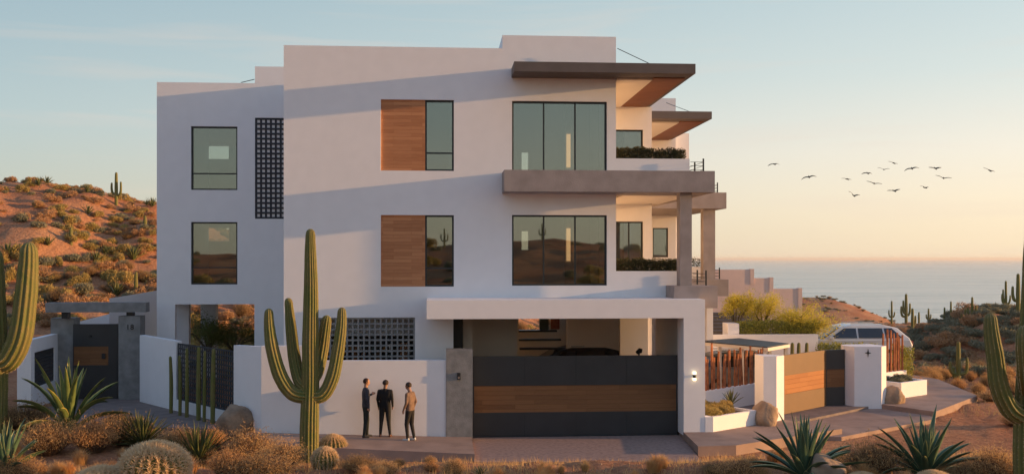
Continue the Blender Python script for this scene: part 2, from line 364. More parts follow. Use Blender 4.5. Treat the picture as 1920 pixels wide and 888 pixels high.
# ------------------------------------------------------------------ paving
def struct(name, mb, m, **k): return tag(mb.build(name, m, **k), kind='structure')
b = MB(); q = [G(885, 816, .0), G(1272, 816, .0), G(1316, 862, .0), G(889, 863, .0)]
b.prism([(X(880, 30), 31.2), (q[3].x-.0, q[3].y), (q[2].x, q[2].y), (X(1290, 30), 31.2)], [-.3]*4, [.0, -.03, -.03, .0])
struct('driveway', b, M['drive'])
b = MB(); b.prism([(X(884, 30), 30.9), (-30, 30.9), (-30, 40.8), (X(884, 30), 40.8)][::-1], -.3, .0)
b.prism([(X(884, 30), 31.21), (X(884, 30), 41), (8.5, 41), (8.5, 31.21)][::-1], -.3, -.004); struct('carport_floor', b, M['drive'])
pl = [(-5.62, 29.95), (-5.4, 28.2), (-2.1, 27.75), (X(890, 27.4), 27.4), (X(884, 29.95), 29.95)]
b = MB(); b.prism(pl, -.4, [.36, .34, .24, .13, .14]); struct('sidewalk', b, M['paving'])
A, B_, C_ = G(1309, 836, .2), G(1380, 834, .2), G(1579, 803, .2)
D_ = C_+Vector((-.75, .9, 0))
b = MB(); b.prism([(X(1273, 30.8), 30.75), (A.x, A.y), (B_.x, B_.y), (C_.x, C_.y), (D_.x, D_.y), (G(1475, 789, .2).x+.1, G(1475, 789, .2).y+.3), (9.2, 33)], -.4, .2)
struct('sidewalk', b, M['paving'])
T0, T1 = G(1475, 797, .06), G(1640, 762, .06)
Q = [G(1440, 815, .03), G(1578, 819, .03), G(1755, 785, .03), G(1660, 752, .03)]
b = MB(); b.prism([(Q[0].x, Q[0].y), (Q[1].x, Q[1].y), (Q[2].x, Q[2].y), (Q[3].x+1, Q[3].y+1), (T0.x-1, T0.y+1.2)], -.4, .04); struct('driveway', b, M['paving'])
dv = (T1-T0).normalized(); nv = Vector((-dv.y, dv.x, 0))
b = MB(); p0, p1 = T0-dv*.4, T1+dv*.3; b.prism([(p0.x, p0.y), (p1.x, p1.y), (p1.x+nv.x*4, p1.y+nv.y*4), (p0.x+nv.x*4, p0.y+nv.y*4)], -.3, .12)
struct('gate_threshold', b, M['paving2'])
pts = [G(1652, 757, .2), G(1754, 771, .2), G(1833, 741, .2), G(1759, 710, .2), G(1700, 700, .2)]
b = MB(); b.prism([(p.x, p.y) for p in pts]+[(pts[0].x+.4, pts[0].y+2.6)], -.5, .2); struct('sidewalk', b, M['paving'])
pts = [G(70, 800, .33), G(250, 800, .33), G(470, 806, .33), G(492, 790, .33), G(262, 736, .33), G(60, 736, .33)]
b = MB(); b.prism([(p.x, p.y) for p in pts], -.2, .345); struct('entry_path', b, M['paving2'])
# ------------------------------------------------------------------ the house
H = thing('house', 'three-storey white stucco house with brown roof canopies and concrete balconies', 'house', (0, 32, 0))
def hb(mb, name, m, parent=None, label=None, **k):
    o = mb.build(name, m, **k)
    o.parent = parent or H
    # everything is built in world coordinates: shift mesh under the parent
    par = o.parent; off = Vector((0, 0, 0))
    while par: off += par.location; par = par.parent
    o.data.transform(Matrix.Translation(-off)) if not k.get('loc') else None
    if label: o['label'] = label
    return o
XA0, XA1 = X(532, 32), X(1155, 32)
def rect(px0, px1, py0, py1, d): return (X(px0, d), X(px1, d), Z(py1, X((px0+px1)/2, d), d), Z(py0, X((px0+px1)/2, d), d))
W1, W2 = rect(714, 851, 187, 320, 32), rect(714, 851, 403, 537, 32)
V1, V2 = rect(960, 1138, 190, 322, 32), rect(960, 1138, 403, 535, 32)
BRZ = rect(596, 778, 595, 690, 32)
ZT = 12.05; ZR = Z(68, 4, 32); XR = X(942, 32); XG = X(850, 32); ZC = 3.62
b = MB()
b.wall(XA0, XA1, 0, ZT, 32, 32.25, [W1, W2, V1, V2, BRZ, (XG, 99, -1, ZC)])
hb(b, 'wall', M['stucco'])
b = MB(); b.box(XR, XA1, 32, 32.25, ZT, ZR); b.box(XA1-.25, XA1, 32.25, 36, ZT, ZR); b.box(XR, XR+.25, 32.25, 36, ZT, ZR); b.box(XR, XA1, 36, 36.25, ZT, ZR)
hb(b, 'parapet', M['stucco'])
# slot windows in the rear wall
def slot(px0, px1, py0, py1, d=40.5): return rect(px0, px1, py0, py1, d)
sl1, sl2 = slot(978, 991, 285, 330), slot(978, 991, 433, 468)
rw = slot(972, 1050, 590, 618); 
b = MB(); b.wall(XA0, XA1, 0, ZT, 40.5, 40.75, [sl1, sl2, (rw[0], rw[1], rw[2], ZC+.2)]); hb(b, 'rear_wall', M['plaster'])
b = MB(); b.box(XA0, XA0+.25, 32.25, 40.5, 0, ZT); b.box(XA1-.25, XA1, 32.25, 40.5, ZC, ZT-.3); hb(b, 'side_wall', M['stucco'])
b = MB(); b.box(XA0+.25, XA1-.25, 32.25, 40.5, ZT-.35, ZT-.12); hb(b, 'roof', M['plaster'])
b = MB(); b.box(XA0+.25, XA1-.25, 32.25, 40.5, ZC+.001, 4.2); b.box(XA0+.25, XA1-.25, 32.25, 40.5, 7.45, 7.75); hb(b, 'floor', M['interior'])
# room partitions behind the windows
b = MB(); b.box(.6, .72, 32.3, 40.45, 4.21, 11.6); b.box(-3.1, -2.98, 32.3, 40.45, 4.21, 11.6); b.box(XA1-.6, XA1-.3, 33.5, 40.45, 4.21, 11.6); hb(b, 'partition', M['interior'])
def window(r, d, vsplit=(), hsplit=None, name='window', depth=.1, inset=.08, pane=None, fr=.055, parent=None):
    x0, x1, z0, z1 = r; y = d+inset; f = MB()
    f.box(x0, x0+fr, y, y+depth, z0, z1); f.box(x1-fr, x1, y, y+depth, z0, z1)
    f.box(x0+fr, x1-fr, y, y+depth, z1-fr, z1); f.box(x0+fr, x1-fr, y, y+depth, z0, z0+fr)
    xs = [x0+fr]+[v for v in vsplit]+[x1-fr]
    for v in vsplit: f.box(v-.022, v+.022, y+.004, y+depth-.004, z0+fr, z1-fr)
    if hsplit:
        for i in range(len(xs)-1): f.box(xs[i]+(.022 if i else 0), xs[i+1]-(.022 if i < len(xs)-2 else 0), y+.004, y+depth-.004, hsplit-.022, hsplit+.022)
    w = hb(f, name, M['frame'], parent)
    g = MB(); g.box(x0+fr+.001, x1-fr-.001, y+depth*.5, y+depth*.5+.012, z0+fr+.001, z1-fr-.001)
    hb(g, 'pane', pane or M['glass'], w); return w
for r, hs in ((W1, True), (W2, True)):
    xm = X(797, 32); b = MB(); b.box(r[0], xm, 32.06, 32.22, r[2], r[3]); hb(b, 'wood_panel', M['woodpanel'])
    window((xm, r[1], r[2], r[3]), 32, (), r[2]+(r[3]-r[2])*.255)
for r in (V1, V2): window(r, 32, (X(1020, 32), X(1079, 32)))
# slim amber strips inside the big windows, their glow put in as emission
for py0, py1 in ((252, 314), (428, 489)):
    x0, x1 = X(1062, 38), X(1069, 38); b = MB(); b.box(x0, x1, 37.9, 38, Z(py1, 5, 38), Z(py0, 5, 38)); hb(b, 'wall_strip', M['amber'])
    b = MB(); b.box(x0-.04, x1+.04, 38.0, 38.3, Z(py1, 5, 38)-.3 if py0 > 300 else 7.76, 11.6 if py0 < 300 else 7.4); hb(b, 'pilaster', M['interior'])
# ground floor breeze block screen
def lattice(r, y0, y1, pitch, bar, name='breeze_screen', m=None, parent=None):
    x0, x1, z0, z1 = r; nx = max(1, round((x1-x0-bar)/pitch)); nz = max(1, round((z1-z0-bar)/pitch))
    px_ = (x1-x0-bar)/nx; pz_ = (z1-z0-bar)/nz
    hs = [(x0+bar+i*px_, x0+(i+1)*px_, z0+bar+j*pz_, z0+(j+1)*pz_) for i in range(nx) for j in range(nz)]
    # cell list is a full grid, so make it fast
    b = MB(); xs = [x0]; zs = [z0]
    for i in range(nx): xs += [x0+bar+i*px_, x0+(i+1)*px_]
    xs.append(x1)
    for j in range(nz): zs += [z0+bar+j*pz_, z0+(j+1)*pz_]
    zs.append(z1)
    for i in range(0, len(xs)-1, 2): b.box(xs[i], xs[i+1], y0, y1, z0, z1)
    for j in range(0, len(zs)-1, 2):
        for i in range(1, len(xs)-1, 2): b.box(xs[i], xs[i+1], y0+.002, y1-.002, zs[j], zs[j+1])
    return b
hb(lattice(BRZ, 32.04, 32.14, .172, .052), 'breeze_screen', M['greyconcrete'])
b = MB(); b.box(X(850, 33), X(868, 33), 33, 33.4, 0, ZC); hb(b, 'column', M['dark'])
b = MB(); b.box(X(868.5, 33.6), X(886, 33.6), 33.6, 34, 0, ZC-.01); hb(b, 'column', M['plaster'])
# interior of the carport
b = MB(); b.box(XG-.2, XG-.02, 32.26, 40.4, .01, ZC-.01); hb(b, 'carport_wall', M['plaster'])
b = MB(); b.box(X(882, 36), X(970, 36), 36, 36.25, 0, ZC-.01); hb(b, 'carport_wall', M['plaster'])
b = MB(); b.box(X(1063, 38.8), X(1163, 38.8), 38.8, 39, 0, ZC-.01); b.box(X(1163, 37.4), X(1215, 37.4), 37.4, 37.6, 0, ZC-.01); hb(b, 'carport_wall', M['plaster'])
XP1 = X(1322, 30); XP0 = X(1282, 30); zf1 = Z(562, 3, 30)
b = MB(); b.box(XP1-.22, XP1-.01, 30.82, 36.0, 0, zf1-.352); b.box(XP1-.22, XP1-.01, 37.62, 41.5, 0, zf1-.352); hb(b, 'carport_wall', M['stucco'])  # gap between the two lengths added to let sunlight into the carport
for k in range(5):
    b = MB(); zz = 1.25+.32*k; b.box(X(975, 39), X(1048+6*(4-k), 39), 38.4+.3*k, 38.75+.3*k, zz, zz+.07); hb(b, 'stair_tread', M['dark'])
# front canopy of the garage and its pillar
zf0, zf1 = Z(597, 3, 30), Z(562, 3, 30)
b = MB(); b.box(X(800, 30), XP1, 30, 30.8, zf0, zf1); b.box(X(800, 30), XP1, 30.8, 31.998, zf1-.25, zf1-.002); b.box(XA1, XP1, 31.998, 37.3, zf1-.35, zf1-.03); b.box(X(800,30), XG+.3, 30.8, 31.998, zf0+.003, zf1-.25)
hb(b, 'garage_canopy', M['stucco'])
b = MB(); b.box(XP0, XP1, 30.003, 30.797, .1, zf0); hb(b, 'pillar', M['stucco'])
# canopies, balconies, recess walls for the two units
def unit(dx, d0, first):
    def yy(y): return d0+(y-31)
    x1c = 7.93+dx-(.05 if first else 0)
    xl = X(963, 31.1) if first else 8.7
    ins = 32 if first else yy(32)
    c = MB(); zc0, zc1 = 11.12, 11.42
    xi = XA1 if first else 8.7
    yb = 37.9 if first else 48.1
    yf = d0
    if first: c.prism([(xl, yf), (x1c, yf), (x1c, yb), (xi, yb), (xi, 31.998), (xl, 31.998)], zc0, zc1)
    else: c.prism([(7.95, yf), (x1c, yf), (x1c, yb), (7.95, yb)], zc0, zc1)
    can = hb(c, 'roof_canopy', M['fascia'])
    w = MB(); w.box(x1c-1.15, x1c-.16, yf+.75, yb-.1, zc0-.03, zc0-.002); hb(w, 'wood_soffit', M['woodsoffit'], can)
    w = MB(); w.box(xi+.01 if first else 8.0, x1c-1.153, yf+.95, yb-.4, zc0-.05, zc0-.002); hb(w, 'plaster_soffit', M['plaster'], can)
    # tie cable
    a0 = (XA1, yf+.9, ZR-.42) if first else (10.0, yf+3.5, 12.3)
    w = MB(); w.tube([a0, (x1c-.9, yf+.9, zc1)] if first else [a0, (x1c-.3, yf+1, zc1)], .012, 5); hb(w, 'tie_cable', M['dark'], can)
    for (zs0, zs1, px0) in ((Z(360, 5, 31), Z(320, 5, 31), 945), (Z(577, 8, 31), Z(536, 8, 31), 1262)):
        x0 = X(px0, 31) if first else 7.95
        x1s = X(1338, 31) if zs0 > 6 else X(1343, 31)
        x1s += 0 if first else dx+.05
        s = MB()
        if first and zs0 > 6: s.prism([(x0, d0), (x1s, d0), (x1s, 39.8), (XA1, 39.8), (XA1, 31.997), (x0, 31.997)], zs0, zs1)
        elif first: s.prism([(x0, d0), (x1s, d0), (x1s, 39.8), (x0, 39.8)], zs0, zs1)
        else: s.prism([(x0, d0), (x1s, d0), (x1s, d0+8), (x0, d0+8)], zs0, zs1)
        bal = hb(s, 'balcony', M['concrete'])
        if first and zs0 > 6:
            w = MB(); w.box(XA1+.3, x1s-.35, 32.3, 37.3, zs0-.02, zs0-.002); hb(w, 'plaster_soffit', M['plaster'], bal)
        # railing at the outer corner
        rx = x1s-.1; rz = zs1; pcols = [(rx, yy(32)), (rx, yy(33.1)), (rx, yy(35.2))]
        rl = MB()
        for zz in (.12, .25, .37): rl.tube([(rx-.42, yy(32), rz+zz), (rx, yy(32), rz+zz)], .008, 5); rl.tube([(rx, yy(32), rz+zz), (rx, yy(36.1), rz+zz)], .008, 5)
        rr = hb(rl, 'railing', M['frame'])
        for (ax, ay) in pcols:
            w = MB(); w.box(ax-.022, ax+.022, ay-.022, ay+.022, rz, rz+.48); hb(w, 'post', M['frame'], rr)
    # parapet planters
    if first:
        b = MB(); b.box(XA1, X(1293, 32), 32, 32.22, Z(320, 6, 32), Z(297, 6, 32)); b.box(XA1, X(1293, 32), 32.75, 32.9, Z(320, 6, 32), Z(300, 6, 32)); hb(b, 'planter', M['stucco'])
        b = MB(); b.box(XA1, X(1276, 32), 32.003, 32.22, zf1-.02, Z(508, 6, 32)); b.box(XA1, X(1276, 32), 32.75, 32.9, zf1, Z(512, 6, 32)); hb(b, 'planter', M['stucco'])
    else:
        b = MB(); b.box(8.7, 11.1, 42.2, 42.4, 8.09, 8.55); hb(b, 'planter', M['stucco']); b = MB(); b.box(8.7, 11.1, 42.2, 42.4, 4.57, 5.06); hb(b, 'planter', M['stucco'])
    # column
    cx0, cx1 = (X(1273, 31.3), X(1295, 31.3)) if first else (X(1313, 41.6), X(1335, 41.6))
    b = MB(); b.box(cx0, cx1, d0+.3, d0+.75, Z(536, 8, 31), Z(360, 5, 31)); hb(b, 'column', M['concrete'])
unit(0, 30.85, True)
unit(3.17, 40.8, False)
# recess walls
x2 = X(1222, 37.6)
wr1, wr2 = rect(1150, 1206, 243, 300, 37.6), rect(1150, 1206, 415, 500, 37.6)
b = MB(); b.wall(XA1, x2, ZC+.2, 11.1, 37.6, 37.85, [wr1, wr2]); hb(b, 'terrace_wall', M['stucco'])
b = MB(); b.box(x2-.25, x2, 37.85, 47.9, ZC+.2, 11.5); b.box(XA1, x2-.25, 37.9, 42, 11.1, 11.5); hb(b, 'side_wall', M['stucco'])
b = MB(); b.box(XA1-.1, x2-.26, 42, 42.2, ZC+.2, 11.09); hb(b, 'rear_wall', M['interior'])
window(wr1, 37.6); window(wr2, 37.6, (X(1180, 37.6),))
x3 = X(1267, 48); wq = rect(1224, 1253, 427, 482, 48)
b = MB(); b.wall(x2, x3, 0, 13.1, 48, 48.25, [wq]); hb(b, 'terrace_wall', M['stucco']); window(wq, 48)
b = MB(); b.box(x3-.25, x3, 48.25, 49.2, 0, 13.1); b.box(x2, x3-.25, 49.0, 49.2, 0, 13.1); hb(b, 'side_wall', M['stucco'])
x4 = X(1292, 48.8); b = MB(); b.box(x3+.003, x4, 48.8, 49.15, 0, Z(250, x4, 48.8)); hb(b, 'rear_block', M['stucco'])
b = MB(); b.box(X(1325, 41.4), X(1337, 41.4), 41.4, 48, -.5, Z(553, 11, 41)); hb(b, 'ground_floor_wall', M['stucco'])
# small lamp on the recess edge
b = MB(); b.box(XA1+.02, XA1+.07, 36, 36.1, 9.9, 10.1); hb(b, 'wall_strip', M['dark'])
# garage interior items side walls etc.
b = MB(); b.box(XA0+.3, XG-.25, 32.75, 32.9, 2.93, ZC-.01); hb(b, 'garage_wall', M['stucco'])
# ---- left wing
DB = 38.6; XB0, XB1 = X(294, DB), XA0+.2
w3, w4 = rect(358, 445, 237, 356, DB), rect(358, 445, 416, 533, DB)
scr = rect(478, 540, 221, 410, DB); scr = (scr[0], XB1-.01, scr[2], scr[3])
gf = rect(328, 477, 570, 700, DB); ZB = Z(154, X(294, DB), DB); ZB2 = Z(125, X(500, DB), DB)
b = MB(); b.wall(XB0, XB1, 0, ZB, DB, DB+.25, [w3, w4, scr, (gf[0], gf[1], -1, gf[3])]); hb(b, 'wing_wall', M['stucco'])
b = MB(); b.box(X(478, DB), XB1, DB, DB+.25, ZB, ZB2); b.box(X(478, DB), X(478, DB)+.25, DB+.25, DB+5, ZB, ZB2); hb(b, 'parapet', M['stucco'])
b = MB(); b.box(XB0, XB0+.25, DB+.25, 46, gf[3], ZB); b.box(XB0, X(354, DB+2), DB+2, DB+2.3, 0, gf[3]); hb(b, 'side_wall', M['stucco'])
b = MB(); b.box(X(376, DB+5), X(404, DB+5), DB+5, DB+5.5, 0, gf[3]); hb(b, 'column', M['stucco'])
gw3, gw4 = rect(389, 429, 273, 298, 46), rect(388, 430, 427, 452, 46)
b = MB(); b.wall(XB0, XB1, gf[3], ZB, 46, 46.25, [gw3, gw4]); hb(b, 'rear_wall', M['interior'])
b = MB(); b.box(XB0+.25, XB1, DB+.25, 46, ZB-.35, ZB-.15); hb(b, 'roof', M['plaster'])
b = MB(); b.box(XB0+.25, XB1, DB+.25, 46, gf[3]+.002, gf[3]+.3); b.box(XB0+.25, XB1, DB+.25, 46, w4[3]+.5, w4[3]+.8); hb(b, 'floor', M['interior'])
b = MB(); b.box(X(476, DB), X(476, DB)+.12, DB+.25, 45.9, gf[3]+.3, ZB-.4); hb(b, 'partition', M['interior'])
window(w3, DB, (), w3[2]+(w3[3]-w3[2])*.26); window(w4, DB, (), w4[2]+(w4[3]-w4[2])*.27)
hb(lattice(scr, DB+.03, DB+.06, .186, .076), 'breeze_screen', M['lattice'])
b = MB(); b.box(scr[0], XB1, DB+.064, DB+.16, scr[2], scr[3]); hb(b, 'screen_backing', M['stucco'])
b = MB(); b.tube([P(452, 155, DB+1), P(477, 149, DB+1)], .015, 5); hb(b, 'tie_cable', M['dark'])
b = MB(); b.box(XA0, XA0+.25, 40.75, 46, 0, ZB-.4); hb(b, 'side_wall', M['stucco'])
# ------------------------------------------------------------------ perimeter walls and gates
def seg(p0, p1): v = Vector((p1[0]-p0[0], p1[1]-p0[1], 0)); return v.length, math.atan2(v.y, v.x)
XW0, XW1 = X(490, 30), X(836, 30)
b = MB(); zt1 = Z(676, -3, 30); zt0 = 2.86; xs = X(572, 30)
b.xprism([(XW0, .0), (XW1, .0), (XW1, zt1), (xs, zt1), (xs, zt0), (XW0, zt0)], 30, 30.22)
tag(b.build('garden_wall', M['stucco']), 'long white wall behind the three men, between tall cactus and concrete pier', 'wall')
pA = (X(262, 36.8), 36.8); pB = (XW0, 30.0); Ls, an = seg(pA, pB)
def loc_on(px):        # distance along the diagonal wall for a pixel column
    lo, hi = 0., 1.
    for _ in range(40):
        m_ = (lo+hi)/2; x = pA[0]+(pB[0]-pA[0])*m_; y = pA[1]+(pB[1]-pA[1])*m_
        pxx = 960+F*(x*CY-y*SY)/(x*SY+y*CY)
        if pxx < px: lo = m_
        else: hi = m_
    return lo*Ls
l0, l1 = loc_on(330), loc_on(438)
wt = thing('garden_wall', 'shaded white wall with dark lattice panel, right of the entrance gate', 'wall', (pA[0], pA[1], 0), an)
b = MB(); b.wall(0, Ls-.01, 0, 2.62, 0, .2, [(l0, l1, .72, 9)]); b.build('wall', M['stucco'], wt)
b = MB(); b.xprism([(0, 2.622), (l0, 2.622), (l0, 2.66), (0, 2.7)], .004, .196); b.xprism([(l1, 2.622), (Ls-.01, 2.622), (Ls-.01, 2.84), (l1, 2.78)], .004, .196); b.build('coping', M['stucco'], wt)
lattice((l0, l1, .72, 2.6), .05, .08, .15, .055).build('lattice_panel', M['lattice'], wt)
# concrete pier with intercom
b = MB(); zp = Z(656, .4, 30); pr = thing('concrete_pier', 'grey concrete pier with small intercom, left of the wide dark gate', 'pier', (X(836, 30), 29.95, .1))
b.box(.01, X(886, 30)-X(836, 30), 0, .7, 0, zp-.1); b.build('pier_block', M['greyconcrete'], pr)
b = MB(); b.box(.33, .43, -.04, -.002, Z(711, 0, 30)-.1, Z(698, 0, 30)-.1); ic = b.build('intercom', M['dark'], pr)
b = MB(); b.box(.35, .41, -.045, -.041, Z(709, 0, 30)-.1, Z(705, 0, 30)-.1); b.build('speaker_grille', M['chrome'], ic)
# big gate
g0, g1 = X(886.5, 30.72), X(1270, 30.72); zg = Z(667, 3, 30.72); zb_, zm1, zm0 = .02, Z(722, 3, 30.72), Z(772, 3, 30.72)
gt = thing('vehicle_gate', 'wide dark metal sliding gate with brown timber band under the garage canopy', 'gate', (g0, 30.72, 0))
w_ = g1-g0
b = MB(); b.box(0, w_, 0, .08, zb_, zm0); b.box(0, w_, 0, .08, zm1, zg); b.box(0, .04, 0, .08, zm0, zm1); b.box(w_-.04, w_, 0, .08, zm0, zm1); b.build('gate_panel', M['darkmetal'], gt)
for k in range(1, 4):
    b = MB(); xk = w_*k/4; b.box(xk-.012, xk+.012, -.006, -.001, zb_+.02, zm0-.01); b.box(xk-.012, xk+.012, -.006, -.001, zm1+.01, zg-.02); tag(b.build('sheet_joint', M['frame'], gt))
b = MB(); b.box(.04, w_-.04, .012, .07, zm0, zm1); b.build('timber_band', M['woodgate'], gt)
b = MB(); b.box(0, w_, -.03, .1, zb_-.02, zb_-.002); b.build('gate_track', M['frame'], gt)
# wall sconce on the pillar
sx, sz = X(1301, 30), Z(704, X(1301, 30), 30)
sc = thing('wall_sconce', 'lit up-and-down wall light on the white pillar right of the wide gate', 'lamp', (sx, 29.93, sz))
b = MB(); b.tube([(0, 0, -.05), (0, 0, .05)], .05, 16); b.box(-.02, .02, .04, .069, -.03, .03); b.build('lamp_body', M['frame'], sc)
b = MB(); b.tube([(0, 0, .051), (0, 0, .13)], .048, 16); b.build('lamp_shade', M['sconce'], sc)
b = MB(); b.tube([(0, 0, -.13), (0, 0, -.051)], .048, 16); b.build('lamp_shade', M['sconce'], sc)
# spotlight peeking above gate
sp_ = P(1198, 660, 33); st = thing('spotlight', 'small black spotlight on a thin post, poking up behind the wide gate', 'lamp', (sp_.x, 33, 0))
b = MB(); b.tube([(0, 0, 0), (0, 0, sp_.z)], .03, 8); b.build('post', M['dark'], st)
b = MB(); b.tube([(-.09, 0, sp_.z-.02), (.03, -.02, sp_.z+.06), (.1, -.03, sp_.z+.05)], [.05, .09, .07], 10); b.build('lamp_head', M['dark'], st)
# entrance gate (left)
dE = 37.6
def zE(py, px=180): return Z(py, X(px, dE), dE)
eg = thing('entrance_gate', 'dark pedestrian gate with short timber inset between two concrete piers', 'gate', (X(137, dE), dE, .3))
ew = X(221, dE)-X(137, dE)
b = MB(); x_ = X(203, dE)-X(137, dE)
b.wall(0, ew, .03, zE(607)-.3, 0, .08, [(.02, x_, zE(684)-.3, zE(649)-.3)]); b.build('gate_leaf', M['darkmetal'], eg)
b = MB(); b.box(.02, x_, .015, .06, zE(684)-.3, zE(649)-.3); b.build('timber_inset', M['woodgate'], eg)
b = MB(); b.box(x_-.22, x_-.1, -.04, -.002, zE(672)-.3, zE(662)-.3); b.tube([(.6, -.003, zE(630)-.3), (.6, -.05, zE(630)-.3)], .05, 10); b.build('handle', M['dark'], eg)
def pier(px0, px1, py0, d, lab):
    x0, x1 = X(px0, d), X(px1, d); zz = Z(py0, (x0+x1)/2, d)
    t = MB(); t.box(0, x1-x0, 0, .6, 0, zz-.2); o = t.build('concrete_pier', M['greyconcrete'], loc=(x0, d, .2)); tag(o, lab, 'pier'); return o, zz
p1_, zz1 = pier(222, 263, 592, 37.4, 'grey concrete pier bearing house number 18, right of the dark entrance gate')
p2_, zz2 = pier(95, 139, 596, 37.7, 'grey concrete pier left of the dark entrance gate, beside lattice wall')
tc = bpy.data.curves.new('house_number', 'FONT'); tc.body = '18'; tc.size = .26; tc.extrude = .01; tc.space_character = 1.15
to = bpy.data.objects.new('house_number_tmp', tc); C.objects.link(to)
dg = bpy.context.evaluated_depsgraph_get(); me = bpy.data.meshes.new_from_object(to.evaluated_get(dg)); bpy.data.objects.remove(to)
me.materials.clear(); me.materials.append(M['dark']); hn = bpy.data.objects.new('house_number', me); C.objects.link(hn); hn.parent = p1_
hn.location = (.27, -.013, Z(617, -11, 37.4)-.2); hn.rotation_euler = (R(90), 0, 0)
bm_ = thing('entrance_beam', 'long grey concrete beam lying across the entrance gate piers', 'beam', (X(85, 37.3), 37.3, 0))
xb = lambda px: X(px, 37.3)-X(85, 37.3); zz = lambda py: Z(py, -12, 37.3)
b = MB(); b.box(0, xb(273), 0, .5, zz(585), zz(567)); b.build('beam', M['greyconcrete'], bm_)
for px in (119, 241):
    b = MB(); b.box(xb(px-6), xb(px+6), .12, .4, max(zz1, zz2)+.0 if False else (zz2 if px < 200 else zz1)+.002, zz(585)-.001); b.build('spacer', M['dark'], bm_)
# left lattice wall
pA2 = (X(60, 34.9), 34.9); pB2 = (X(113, 38.0), 38.0); L2, an2 = seg(pA2, pB2)
lw = thing('garden_wall', 'white wall framing a dark lattice panel, left of the entrance gate', 'wall', (pA2[0], pA2[1], .1), an2)
b = MB(); b.wall(0, L2, 0, 2.6, 0, .22, [(.12, L2*.80, .95, 2.15)]); b.build('wall', M['stucco'], lw)
lattice((.12, L2*.80, .95, 2.15), .05, .08, .13, .05).build('lattice_panel', M['lattice'], lw)
b = MB(); b.box(X(32, 34.6), X(58, 34.6), 34.6, 34.9, .1, 2.72); tag(b.build('wall_end_post', M['stucco']), 'bright-edged white end post of the lattice wall at far left', 'wall')
# walls behind the entrance gate
b = MB(); a0, a1 = P(205, 559, 37.0+3), P(296, 544, 44); v = (a1-a0); b.prism([(a0.x, a0.y), (a1.x, a1.y), (a1.x, a1.y+.2), (a0.x, a0.y+.2)], 0, [a0.z, a1.z, a1.z, a0.z])
tag(b.build('garden_wall', M['stucco']), 'shaded white wall rising behind the entrance beam to the house', 'wall')
b = MB(); a0, a1 = P(138, 605, 40), P(213, 586, 41); b.prism([(a0.x, a0.y), (a1.x, a1.y), (a1.x, a1.y+.2), (a0.x, a0.y+.2)], 0, [a0.z, a1.z, a1.z, a0.z])
tag(b.build('garden_wall', M['stucco']), 'low white wall with sloping top seen over the dark entrance gate', 'wall')
# ------------------------------------------------------------------ second gate area (right)
pil0 = G(1433, 787, .2); pil1 = G(1456, 789, .2)
b = MB(); pz = 2.28; e_ = Vector((math.cos(R(42)), math.sin(R(42)), 0)); n_ = Vector((-e_.y, e_.x, 0))
c0 = pil1; c1 = c0+e_*.48
w0 = c0+Vector((-.42, .02, 0))
b.prism([(w0.x, w0.y), (c0.x, c0.y), (c1.x, c1.y), (c1.x-.35, c1.y+.4), (w0.x-.05, w0.y+.75)], .1, pz)
tag(b.build('gate_pillar', M['stucco']), 'narrow white pillar with sunlit right face, left of the smaller brown gate', 'pillar')
ga = G(1470, 776, .13); gb = G(1549, 760, .13); gc = G(1584, 758.5, .13); Lg, ag = seg(ga, gb)
sg = thing('vehicle_gate', 'smaller brown gate with orange timber band between two white pillars', 'gate', (ga.x, ga.y, .13), ag)
hg = 2.0
b = MB(); b.wall(0, Lg, .0, hg, 0, .07, [(.05, Lg-.004, .66, 1.30)]); b.build('gate_panel', M['gatebrown'], sg)
b = MB(); b.box(.052, Lg-.006, .008, .06, .662, 1.298); b.build('timber_band', M['woodgate2'], sg)
Lc, ac = seg(gb, gc); o_ = (gb-ga); lx_ = o_.length
b = MB(); b.wall(0, Lc, 0, hg, 0, .07, [(.02, Lc-.02, .66, 1.30)]); o = b.build('side_panel', M['darkmetal'], sg, loc=(lx_+.01, .0, 0), rz=ac-ag); o['label'] = 'side panel, shade put into its dark colour'  # darker metal stands for the shade on this front-facing panel
b = MB(); b.box(.022, Lc-.022, .008, .06, .662, 1.298); b.build('timber_band', M['woodgate'], sg, loc=(lx_+.01, .0, 0), rz=ac-ag)  # timber darker than the leaf's band, shade put into the colour
# white block with compass star
k0 = G(1582, 754, .2); k1 = G(1602, 757, .2); k2 = G(1649, 756, .2); k3 = G(1659, 754, .2); k2 = k2-Vector((0, .17, 0)); k3 = k3-Vector((0, .12, 0))
bz = 2.26; wb = thing('gate_pillar', 'broad white pillar with dark four-pointed star, right of the brown gate', 'pillar', (k1.x, k1.y, .1))
b = MB(); q_ = [k0, k1, k2, k3, k3+Vector((-.2, .9, 0)), k0+Vector((.1, .5, 0))]
b.prism([(p.x-k1.x, p.y-k1.y) for p in q_], -.14, bz-.1); b.build('pillar_block', M['stucco'], wb)
vv = (k2-k1); ang = math.atan2(vv.y, vv.x)
stp = []
for i in range(8):
    r_ = (.15 if i % 2 == 0 else .04); a_ = R(45*i+90); stp.append((r_*math.cos(a_)*(1.0 if i in (0, 4) else .8), r_*math.sin(a_)))
b = MB(); b.xprism(stp, -.02, -.001); o = b.build('star_emblem', M['dark'], wb)
mid = k1+vv*.5; o.location = (mid.x-k1.x, mid.y-k1.y, Z(661, mid.x, mid.y)-.1); o.rotation_euler = (0, 0, ang)
